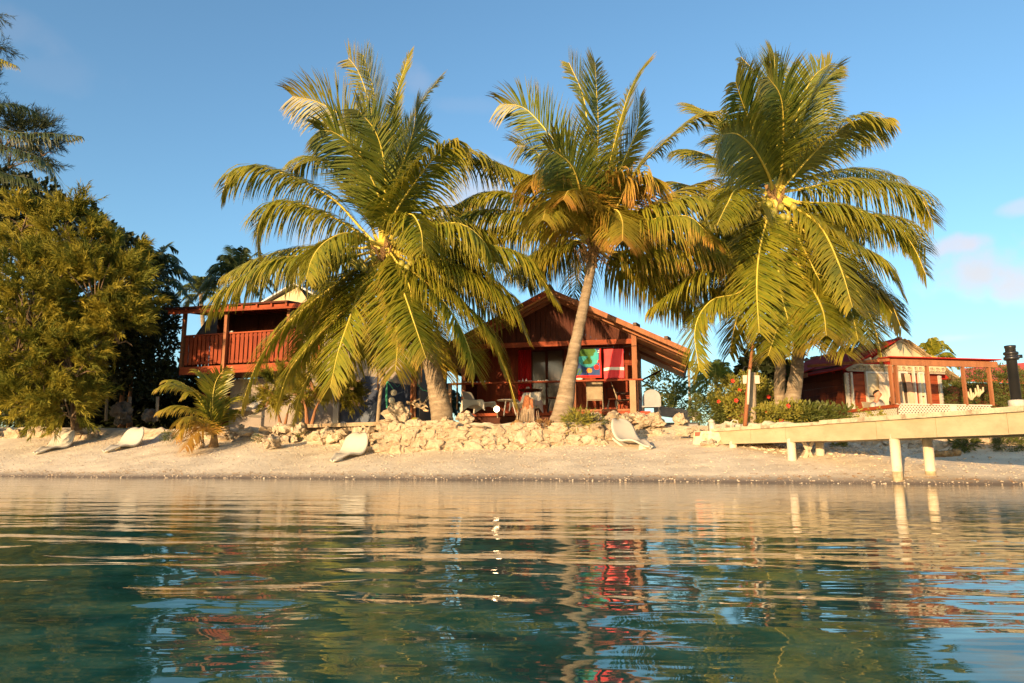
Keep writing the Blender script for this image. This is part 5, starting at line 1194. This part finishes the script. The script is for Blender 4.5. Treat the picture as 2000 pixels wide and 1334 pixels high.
palm('coconut_palm', 'right coconut palm heavy with coconuts, thinner of the twin trunks behind the jetty',
 [(1523,835,18.3),(1523,760,18.3),(1524,680,18.3),(1520,560,18.3),(1512,440,18.3),(1512,390,18.3)], [.15,.128,.125,.125,.13,.14], (1512,382), 18.3, [
 ([(1523,330),(1501,240),(1482,154),(1447,111)], 1, U), ([(1516,325),(1518,194),(1511,103)], 1, U), ([(1540,325),(1558,222),(1586,154),(1623,123)], 1, U), ([(1545,300),(1586,194),(1626,143)], -1, U),
 ([(1535,360),(1592,296),(1660,240),(1728,231)], -1, dict(g=.6)), ([(1575,368),(1640,352),(1706,352),(1785,371),(1822,433)], 1, dict(g=.85)), ([(1570,350),(1640,332),(1694,331),(1751,344)], 1, dict(g=.8)),
 ([(1560,395),(1640,400),(1734,433),(1780,475),(1808,536)], -1, dict(g=.85)), ([(1570,400),(1660,415),(1760,430),(1808,488)], 1, dict(g=.85)), ([(1580,420),(1649,467),(1723,507),(1763,570)], -1, dict(g=.8)),
 ([(1570,425),(1615,467),(1671,536),(1720,580),(1757,635)], 1, dict(g=.75)), ([(1550,430),(1610,490),(1670,560),(1705,630),(1723,700)], -1, dict(g=.6, drytip=.35)), ([(1545,440),(1603,553),(1634,610),(1648,680)], -1, dict(g=.55, drytip=.35)),
 ([(1518,470),(1523,560),(1538,620),(1552,680)], -1, dict(g=.5, drytip=.35, Lm=1.1)), ([(1495,440),(1482,500),(1478,564),(1483,650)], -1, dict(g=.55)), ([(1490,500),(1449,568),(1390,587),(1358,640),(1366,724)], -1, dict(g=.6, base=(1500,470))),
 ([(1489,376),(1440,370),(1392,373),(1318,355)], 1, dict(g=.7)), ([(1478,365),(1427,325),(1364,296),(1330,292)], 1, dict(g=.6)), ([(1475,320),(1449,279),(1404,234),(1352,205)], 1, dict(g=.5)),
 ([(1495,320),(1470,250),(1450,200),(1437,160)], -1, U), ([(1525,340),(1530,260),(1525,190),(1500,150)], -1, U), ([(1500,340),(1472,290),(1440,262),(1410,262)], -1, U),
 ([(1590,480),(1689,553),(1734,581),(1760,640)], 1, dict(g=.7, leafm='palm_leaf_dark')), ([(1480,390),(1430,400),(1380,430),(1350,470)], 1, dict(g=.85)), ([(1480,400),(1430,420),(1395,470),(1380,530)], 1, dict(g=.85)),
 ([(1540,400),(1600,440),(1640,520),(1665,600)], -1, dict(g=.7)), ([(1500,420),(1450,470),(1425,530),(1410,600)], 1, dict(g=.8)), ([(1470,400),(1440,370),(1420,400),(1400,440)], -1, dict(g=.8, Lf=4)),
 ([(1560,330),(1620,280),(1670,262),(1700,275)], 1, dict(g=.6)), ([(1548,290),(1575,235),(1600,200),(1612,165)], 1, U),
 ], 9, Lf=4.7, extra=5, nuts=[(1484,402,1),(1492,410,1.1),(1502,400,1),(1510,415,1.1),(1515,435,1.1),(1522,448,1.1),(1518,460,1.1),(1508,425,1),(1498,425,1),(1528,425,1),(1534,440,1),(1540,425,.9),(1480,418,.9),(1525,405,.9),(1550,405,.9),(1490,392,.9),(1531,462,1.0),(1504,436,1)])
palm('coconut_palm', 'stouter twin trunk coconut palm at the right whose golden fronds cascade down over both trunks',
 [(1545,835,17.9),(1547,786,17.9),(1555,735,18.0),(1562,640,18.2),(1548,570,18.5),(1545,520,18.7)], [.23,.185,.15,.135,.13,.13], (1548,500), 18.6, [
 ([(1545,540),(1530,600),(1515,650),(1500,695)], -1, dict(g=.5, drytip=.45)), ([(1570,540),(1600,590),(1622,640),(1650,690)], -1, dict(g=.5, drytip=.4)), ([(1560,545),(1572,590),(1582,635),(1590,675)], -1, dict(g=.5, drytip=.5)),
 ([(1590,510),(1650,560),(1690,620),(1700,690)], 1, dict(g=.7)), ([(1520,520),(1470,560),(1440,620),(1425,690)], 1, dict(g=.7)), ([(1525,500),(1480,510),(1430,545),(1400,600)], 1, dict(g=.8)),
 ([(1590,500),(1640,505),(1690,540),(1720,600)], 1, dict(g=.8)), ([(1540,450),(1500,430),(1460,440),(1440,480)], 1, dict(g=.8)), ([(1560,450),(1600,420),(1650,430),(1690,470)], 1, dict(g=.8)), ([(1535,550),(1505,600),(1488,640),(1476,680)], 1, dict(g=.6)),
 ([(1560,530),(1590,570),(1608,610),(1614,655)], -1, dict(g=.5, drytip=.5)), ([(1575,520),(1630,560),(1662,610),(1676,665)], -1, dict(g=.6, drytip=.3)),
 ], 13, Lf=4.2, extra=1, cat='palm tree')

# young palm on the beach
def small_palm(name, label, bpx, d, fr_, seed, lm='palm_leaf', rm='palm_rib', Lm=.55, Lf=2.4, grp=None, nleaf=38, w_=.04, trunkpx=None, tr=(.05,.04), dry=.0, drytip=.4, g=.5):
    random.seed(seed); e_ = empty(name, P(*bpx, d), 0, label, 'palm tree', grp)
    cb = P(*bpx, d) if not trunkpx else P(*trunkpx, d)
    if trunkpx:
        a = P(*bpx, d); m = MB(); mid = a.lerp(cb, .5)+Vector((.15*tr[0]*8,0,0)); m.tube([a, mid, cb], [tr[0], (tr[0]+tr[1])/2, tr[1]], 10); loc(m, e_).obj('trunk', M['palm_bark'], e_, True)
    else:
        m = MB(); m.tube([cb-ZUP*.15, cb+ZUP*.25], [tr[0]*2, tr[1]], 10); loc(m, e_).obj('trunk', M['husk'], e_, True)
    for fd in fr_:
        o = dict(fd[2]) if len(fd) > 2 else {}
        o.setdefault('g', g); o.setdefault('dry', dry); o.setdefault('drytip', drytip); o.setdefault('leafm', lm); o.setdefault('ribm', rm)
        frond_px(e_, cb+Vector((rr(-.03,.03),rr(-.03,.03),0)), fd[0], d, fd[1], Lf=o.pop('Lf', Lf), nleaf=o.pop('nleaf', nleaf), Lm=o.pop('Lm', Lm), w_=w_, rib=.02, **o)
    return e_
small_palm('young_palm', 'small young palm with yellowing lower fronds on the beach below the balcony house', (418,862), 19.9, [
 ([(400,800),(370,765),(335,750),(308,758)], -1), ([(405,800),(385,770),(350,745),(325,742)], 1), ([(412,790),(408,755),(400,735),(385,722)], 1), ([(415,790),(420,750),(432,728),(445,718)], -1), ([(420,800),(430,770),(440,750),(447,722)], 1, dict(Lm=.4)),
 ([(408,820),(380,800),(345,792),(312,802)], -1, dict(dry=.12, drytip=.4)), ([(406,830),(385,815),(362,815),(345,830)], -1, dict(dry=.25, drytip=.5)), ([(405,835),(380,825),(358,835),(345,858)], -1, dict(dry=.45, drytip=.6)),
 ([(425,815),(440,790),(460,775),(480,780)], 1), ([(424,825),(440,805),(452,800),(462,815)], 1), ([(412,810),(395,780),(378,765),(360,772)], -1), ([(408,838),(390,838),(372,855),(362,875)], -1, dict(dry=.75)),
 ], 21, nleaf=44, Lf=1.9, tr=(.07,.05))
# background palms
def bgp(name, label, top, base, d, spread, seed, lm='palm_leaf_dark', rm='palm_rib_dark', nf=16, tr=(.14,.10), k=1.0):
    random.seed(seed); fr_ = []
    for i in range(nf):
        an = -.5+(math.pi+1.0)*i/(nf-1)+rr(-.12,.12); L_ = spread*rr(.8,1.1); up = math.sin(an)
        x1 = top[0]+L_*.55*math.cos(an); y1 = top[1]-L_*.55*up-L_*.12; x2 = top[0]+L_*math.cos(an)*(.95); y2 = top[1]-L_*.72*up+L_*.28*(1-max(0,up)**2)
        fr_.append(([(x1, y1), (x2, y2)], 1 if i % 2 else -1))
    m_ = P(top[0]+spread, top[1], d)-P(top[0], top[1], d)
    return small_palm(name, label, base, d, fr_, seed, lm, rm, Lm=m_.length*.26, Lf=m_.length*1.12, nleaf=40, w_=.05, trunkpx=top, tr=tr, drytip=.1, g=.7)
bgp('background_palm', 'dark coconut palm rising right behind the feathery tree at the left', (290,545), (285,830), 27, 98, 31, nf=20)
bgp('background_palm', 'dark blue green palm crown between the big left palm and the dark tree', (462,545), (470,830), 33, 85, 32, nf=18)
bgp('background_palm', 'small distant palm seen above the left end of the balcony roof', (392,575), (400,830), 38, 52, 33, lm='leaf_mid', nf=14)
bgp('background_palm', 'bushy distant palm to the left of the shower pole', (1398,745), (1398,850), 34, 58, 34, lm='palm_leaf', rm='palm_rib', nf=16)
bgp('background_palm', 'tall thin distant palm just right of the bungalow eave', (1345,722), (1343,850), 55, 26, 35, lm='palm_leaf', nf=12, tr=(.12,.10))
bgp('background_palm', 'hazy palm crown behind the thatched gable of the red roofed hut', (1822,700), (1822,820), 40, 52, 36, lm='palm_leaf', rm='palm_rib', nf=16)
bgp('background_palm', 'low palm fronds filling the gap between left trunk and bungalow', (860,790), (860,830), 28, 60, 37, nf=13)
bgp('background_palm', 'distant palm top showing beyond the balcony house metal roof', (628,575), (628,830), 36, 55, 38, nf=14)
# palm leaning in from beyond the left edge
small_palm('edge_palm', 'dark palm fronds reaching in from beyond the left edge of the view', (-150,830), 21.5, [
 ([(-60,240),(30,258),(100,260),(160,266)], 1, dict(g=1.1, Lm=.55, gap=.15)), ([(-60,250),(10,285),(80,310),(124,372)], -1, dict(g=.7, Lm=.8)), ([(-60,225),(-10,205),(40,205),(92,232)], 1, dict(g=.9, Lm=.6, gap=.2)),
 ([(-60,290),(0,335),(60,350),(110,388)], 1, dict(g=1.0, Lm=.5, gap=.3)), ([(-110,150),(-60,110),(-10,112),(32,128)], -1, dict(g=.8, Lm=.5, leafm='palm_leaf', ribm='palm_rib')), ([(-160,160),(-200,120),(-260,120)], 1), ([(-170,260),(-240,260),(-300,330)], -1), ([(-120,200),(-110,120),(-90,60)], 1)],
 41, lm='palm_leaf_dark', rm='palm_rib_dark', Lf=5.0, nleaf=60, trunkpx=(-130,280), tr=(.22,.16), drytip=.15, w_=.04)

# ------------------------------------------------------------------ feathery trees and bushes
def plume(m, p, d, L_, n, nl, w_, sag=.55, c0=None):
    d = d.normalized(); a = d.cross(Vector((rr(-1,1),rr(-1,1),rr(-1,1)))).normalized(); b = d.cross(a); cr0 = random.random() if c0 is None else min(1, max(0, c0+rr(-.12,.12)))
    q = p.copy(); dd = d.copy(); step = L_/5
    pts = [q.copy()]
    for i in range(5): dd = (dd-ZUP*.10*i*sag*.5).normalized(); q = q+dd*step; pts.append(q.copy())
    for i in range(n):
        t = rr(.05, 1.0)*5; k = min(4, int(t)); c = pts[k].lerp(pts[k+1], t-k); an = rr(0, 6.28)
        e_ = ((pts[k+1]-pts[k]).normalized() + (a*math.cos(an)+b*math.sin(an))*rr(.3,.9)).normalized(); l_ = nl*rr(.6,1.2)
        m.cr = min(1, max(0, cr0*.75+rr(0,.25)))
        m1 = c+e_*l_*.5; e2 = (e_-ZUP*sag*rr(.4,1.2)).normalized(); m2 = m1+e2*l_*.5
        wv = e_.cross(Vector((rr(-1,1),rr(-1,1),rr(-1,1)))).normalized()*w_*.5
        n0 = len(m.v); m.v += [tuple(c-wv), tuple(c+wv), tuple(m1+wv), tuple(m1-wv), tuple(m2)]
        m.face((n0, n0+1, n0+2, n0+3)); m.face((n0+3, n0+2, n0+4))
def casuarina(name, label, base, blobs, npl, seed, mt='casuarina', L_=.55, nl=.26, w_=.014, n=34, trunks=(), cat='tree', sag=.55, up=.45, core=True):
    random.seed(seed); e_ = empty(name, base, 0, label, cat); m = MB(); wt = [b[1][0]*b[1][2] for b in blobs]
    for i in range(npl//7):
        c, r_ = random.choices(blobs, wt)[0]; v = Vector((random.gauss(0,1), random.gauss(0,1), random.gauss(0,1))).normalized()
        s_ = rr(.35, 1.0)**.5; p = c + Vector((v.x*r_[0], v.y*r_[1], v.z*r_[2]))*s_; c0 = random.random(); big = rr(.7, 1.3)
        for q in range(7):
            v2 = (v+ZUP*up+Vector((rr(-.55,.55),rr(-.55,.55),rr(-.45,.45)))).normalized()
            plume(m, p-v*.25+v2*rr(0,.18), v2, L_*big*rr(.7,1.2), n, nl, w_, sag, c0)
    loc(m, e_).obj('crown', M[mt], e_)
    t_ = MB()
    for pts, r0 in trunks: t_.tube([Vector(p) for p in pts], [r0*(1-.8*i/(len(pts)-1)) for i in range(len(pts))], 8)
    for i in range(npl//12):
        c, r_ = random.choices(blobs, wt)[0]; v = Vector((random.gauss(0,1), random.gauss(0,1), random.gauss(0,1))).normalized()
        p = c+Vector((v.x*r_[0], v.y*r_[1], v.z*r_[2]))*.85; b0 = Vector((c.x, c.y, c.z-r_[2]*.6)); t_.tube([b0, b0.lerp(p,.5)+ZUP*.1, p], [.03,.018,.006], 5)
    if t_.v: loc(t_, e_).obj('trunk', M['bark_red' if 'bush' in name else 'bark'], e_)
    return e_
def B3(px, py, d, rx, rz, ry=None):    # blob from pixels: centre + pixel radii
    c = P(px, py, d); a = (P(px+rx, py, d)-c).length; b = (P(px, py-rz, d)-c).length; return (c, (a, ry or a*.8, b))
casuarina('casuarina_tree', 'big feathery yellow green tree filling the left of the view', P(150,835,21.4),
 [B3(60,470,21.6,62,60), B3(150,480,21.7,80,62), B3(190,560,21.4,95,70), B3(70,580,21.3,110,90), B3(235,640,21.6,55,50), B3(70,700,21.0,110,80), B3(150,700,21.1,85,60), B3(40,640,20.9,90,90), B3(90,780,21.0,90,45), B3(20,760,21,60,50), B3(250,545,21.9,38,45), B3(135,420,21.9,32,30), B3(45,430,21.6,35,36), B3(225,500,22,50,45), B3(140,795,21,50,35), B3(285,590,22,24,22)],
 2600, 51, trunks=[([P(150,840,21.8), P(140,700,21.8), P(120,560,21.8)], .16), ([P(100,840,21.8), P(80,700,21.8), P(60,520,21.8)], .12), ([P(160,830,21.8), P(200,650,21.8), P(230,560,21.8)], .1)], n=40, up=.55, sag=.5, w_=.021, L_=.62, nl=.24)
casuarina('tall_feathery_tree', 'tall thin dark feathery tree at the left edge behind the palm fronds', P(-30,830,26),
 [B3(10,265,26,70,45), B3(60,260,26,48,32), B3(20,310,26,70,30), B3(85,290,26,32,24), B3(-40,200,26,40,80), B3(-6,90,26,14,16), B3(-12,22,26,16,20)], 700, 52, mt='casuarina_shaded', n=26, nl=.26, trunks=[([P(-30,830,26.3), P(-20,400,26.3), P(-15,30,26.3)], .2)], L_=.7, sag=.3)
def leafy(name, label, base, blobs, nleaf, ls, seed, mt, cat='tree', trunks=(), flowers=0, flat=.5, fm='flower', clump=14, tm='bark', narrow=.45, grp=None):
    random.seed(seed); e_ = empty(name, base, 0, label, cat, grp); m = MB(); wt = [b[1][0]*b[1][2] for b in blobs]; tips = []
    for i in range(nleaf//clump):
        c, r_ = random.choices(blobs, wt)[0]; v = Vector((random.gauss(0,1), random.gauss(0,1), random.gauss(0,1))).normalized(); s_ = rr(.3,1.05)**.5
        p = c + Vector((v.x*r_[0], v.y*r_[1], v.z*r_[2]))*s_; tips.append((p, v)); c0 = random.random()
        for k in range(clump):
            d = (v*.8+Vector((random.gauss(0,.7), random.gauss(0,.7), random.gauss(.2,.6)))).normalized(); q = p+d*ls*rr(0,1.6); l_ = ls*rr(.7,1.3)
            sdv = d.cross(Vector((rr(-1,1),rr(-1,1),rr(-1,1)))).normalized()*l_*narrow*.5; nn_ = d.cross(sdv).normalized()*l_*.12
            m.cr = min(1, c0*.6+rr(0,.4)); m.poly([q, q+d*l_*.45-sdv+nn_, q+d*l_, q+d*l_*.45+sdv+nn_])
    loc(m, e_).obj('crown' if cat == 'tree' else 'foliage', M[mt], e_)
    if trunks:
        t_ = MB()
        for pts, r0 in trunks: t_.tube([Vector(p) for p in pts], [r0*(1-.7*i/(len(pts)-1)) for i in range(len(pts))], 8)
        loc(t_, e_).obj('trunk', M[tm], e_, True)
    for i in range(flowers):
        p, v = random.choice([t for t in tips if t[1].y < .1] or tips); f = MB(); c = p+Vector((0,-.12,0))
        for k in range(5):
            an = k*1.257; d = Vector((math.cos(an), -.35, math.sin(an)))*.055; s2 = Vector((-math.sin(an), 0, math.cos(an)))*.028; f.poly([c, c+d*.6-s2, c+d*1.1, c+d*.6+s2])
        f.tube([c, c+Vector((0,-.06,-.01))], .006, 5); loc(f, e_).obj('flower', M[fm], e_)
    return e_
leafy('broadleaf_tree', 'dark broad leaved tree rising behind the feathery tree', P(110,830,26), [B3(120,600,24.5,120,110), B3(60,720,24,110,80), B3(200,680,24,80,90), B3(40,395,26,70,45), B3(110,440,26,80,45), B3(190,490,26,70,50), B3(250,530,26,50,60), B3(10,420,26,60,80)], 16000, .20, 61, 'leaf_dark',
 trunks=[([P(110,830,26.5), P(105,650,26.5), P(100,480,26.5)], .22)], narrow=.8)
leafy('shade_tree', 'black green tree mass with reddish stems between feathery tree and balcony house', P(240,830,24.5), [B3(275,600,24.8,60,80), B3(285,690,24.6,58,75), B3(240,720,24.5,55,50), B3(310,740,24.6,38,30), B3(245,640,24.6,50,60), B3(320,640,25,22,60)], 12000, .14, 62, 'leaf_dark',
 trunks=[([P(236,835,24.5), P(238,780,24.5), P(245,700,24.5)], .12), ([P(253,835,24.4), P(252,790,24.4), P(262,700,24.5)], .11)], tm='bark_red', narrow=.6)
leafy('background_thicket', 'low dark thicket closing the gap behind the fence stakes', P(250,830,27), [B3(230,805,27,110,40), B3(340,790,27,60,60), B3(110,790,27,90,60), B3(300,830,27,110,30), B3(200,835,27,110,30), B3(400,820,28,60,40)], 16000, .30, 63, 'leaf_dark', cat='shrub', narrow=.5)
casuarina('feathery_bush', 'round feathery bush with reddish stems before the white wall, left one', P(548,828,20.9), [B3(548,762,20.9,55,40), B3(520,780,20.9,34,24), B3(580,780,21,34,28)], 210, 53, trunks=[([P(548,832,21), P(540,790,21)], .06), ([P(556,832,21), P(566,790,21)], .05)], cat='shrub', n=34, L_=.42, nl=.2)
casuarina('feathery_bush', 'round feathery bush touching the mural panel, right one', P(618,828,20.6), [B3(620,752,20.7,55,42), B3(660,755,20.7,34,34), B3(590,770,20.7,30,28), B3(686,765,20.8,20,24)], 250, 54, trunks=[([P(600,832,20.7), P(598,800,20.7), P(590,770,20.7)], .07), ([P(608,832,20.7), P(616,800,20.7), P(630,770,20.7)], .06)], cat='shrub', n=34, L_=.42, nl=.2)
leafy('hibiscus_bush', 'yellow green hibiscus bush with red flowers left of the shower pole', P(1440,835,18), [B3(1425,770,18.6,36,34), B3(1450,790,18.2,30,34), B3(1495,790,18.6,22,30), B3(1470,760,19,30,30)], 5200, .085, 64, 'leaf_yel', cat='shrub', flowers=9)
leafy('round_bush', 'dark rounded bush right of the bungalow above the stone ledge', P(1385,838,18.4), [B3(1388,798,18.8,40,32), B3(1420,805,18.8,22,26)], 4200, .07, 65, 'leaf_mid', cat='shrub', narrow=.4)
leafy('papaya_tree', 'dark papaya leaves above the sign boards behind the shower pole', P(1492,830,20.5), [B3(1495,712,20.5,26,18), B3(1480,725,20.5,16,12), B3(1508,735,20.5,20,24)], 520, .26, 66, 'leaf_dark', trunks=[([P(1493,835,20.5), P(1494,720,20.5)], .06)], narrow=.8)
leafy('distant_trees', 'hazy scrub beyond the bungalow eave on the horizon', P(1310,810,45), [B3(1300,755,45,30,30), B3(1345,785,45,40,22), B3(1450,790,45,60,25)], 3500, .3, 67, 'leaf_mid', cat='trees', narrow=.35)
leafy('flower_bed_plants', 'low yellow green plants at the foot of the twin trunks', P(1520,838,17.2), [B3(1500,812,17.2,36,14), B3(1535,808,17.2,44,18), B3(1480,825,17.2,20,9)], 2600, .085, 68, 'leaf_yel', cat='plants', flowers=3)
leafy('garden_plants', 'dark green leafy plants right of the twin trunks before the hut side wall', P(1600,832,17.0), [B3(1575,812,17.1,22,16), B3(1605,812,17.1,26,13), B3(1630,810,17.0,16,14), B3(1645,808,16.9,9,8)], 2600, .10, 69, 'leaf_mid', cat='plants', fm='flower_y')
leafy('hedge', 'clipped feathery green hedge at the right behind the verandah', P(1930,800,20.5), [B3(1870,770,20.6,34,30), B3(1905,757,20.6,30,36), B3(1945,755,20.4,40,42), B3(1980,760,20.0,40,42), B3(1860,785,20.6,20,20), B3(2030,760,20,50,42)], 15000, .07, 70, 'leaf_mid', cat='hedge', narrow=.3)
leafy('pot_plant', 'small yellowish plants against the left verandah lattice', P(1690,812,16.8), [B3(1668,806,16.9,7,8), B3(1712,808,16.6,5,6)], 150, .09, 71, 'leaf_yel', cat='plants')
leafy('wall_plant', 'spiky yellow green plant on the wall right of the central trunk', P(1125,832,18.2), [B3(1125,824,18.2,17,9), B3(1150,828,18.2,9,7)], 700, .15, 72, 'leaf_yel', cat='plants', narrow=.16)
leafy('wall_plant', 'small green sprout on the wall below the sarong', P(1170,830,18.3), [B3(1168,828,18.3,9,7), B3(1155,816,18.6,5,7)], 260, .12, 73, 'leaf_mid', cat='plants', narrow=.2)
leafy('leaf_litter', 'reddish brown dry leaf litter and weeds at the foot of the central trunk', P(1062,838,18.3), [B3(1058,833,18.3,24,8), B3(1040,836,18.3,10,7)], 900, .07, 74, 'leaf_brown', cat='leaf litter', narrow=.5)
leafy('yellow_plant', 'yellow flowered plant at the foot of the feathery tree, left edge', P(15,820,21.2), [B3(14,800,21.2,20,22)], 500, .16, 75, 'leaf_mid', cat='plants', flowers=6, fm='flower_y', narrow=.4)
leafy('beach_shrub', 'small dark shrub on the sandy slope between the two left loungers and the young palm', P(328,858,20.6), [B3(330,852,20.6,13,9)], 500, .06, 76, 'leaf_mid', cat='shrub', narrow=.3)
leafy('bank_weeds', 'sparse weeds dotted on the low bank left of the centre wall', P(600,850,19), [B3(655,845,18.7,10,6), B3(590,850,19.2,10,5), B3(500,856,19.6,9,5)], 300, .05, 77, 'leaf_mid', cat='weeds', narrow=.3)
leafy('jetty_shrub', 'bright green tuft on the wall beneath the jetty, near the middle pillars', P(1637,873,15.3), [B3(1637,868,15.3,10,8)], 420, .07, 78, 'leaf_yel', cat='shrub', narrow=.3)
leafy('jetty_shrub', 'green drooping plant under the jetty above the husks', P(1885,868,14.2), [B3(1885,866,14.2,15,10)], 420, .10, 79, 'leaf_mid', cat='shrub', narrow=.3)
leafy('jetty_shrub', 'feathery shrub under the jetty at the right edge', P(1975,875,13.8), [B3(1972,868,13.9,26,18)], 1500, .06, 80, 'leaf_mid', cat='shrub', narrow=.25)
leafy('far_trees', 'dark background trees behind the painted shed and bungalow gap', P(830,800,34), [B3(850,790,34,50,25), B3(500,700,36,90,60), B3(600,650,36,60,50)], 5000, .25, 81, 'leaf_dark', cat='trees', narrow=.5)
random.seed(99); m = MB()
for (pa, pb2) in (((1585,812),(1640,806)), ((1612,812),(1590,800)), ((1640,806),(1652,818)), ((1660,808),(1648,796))):
    pass
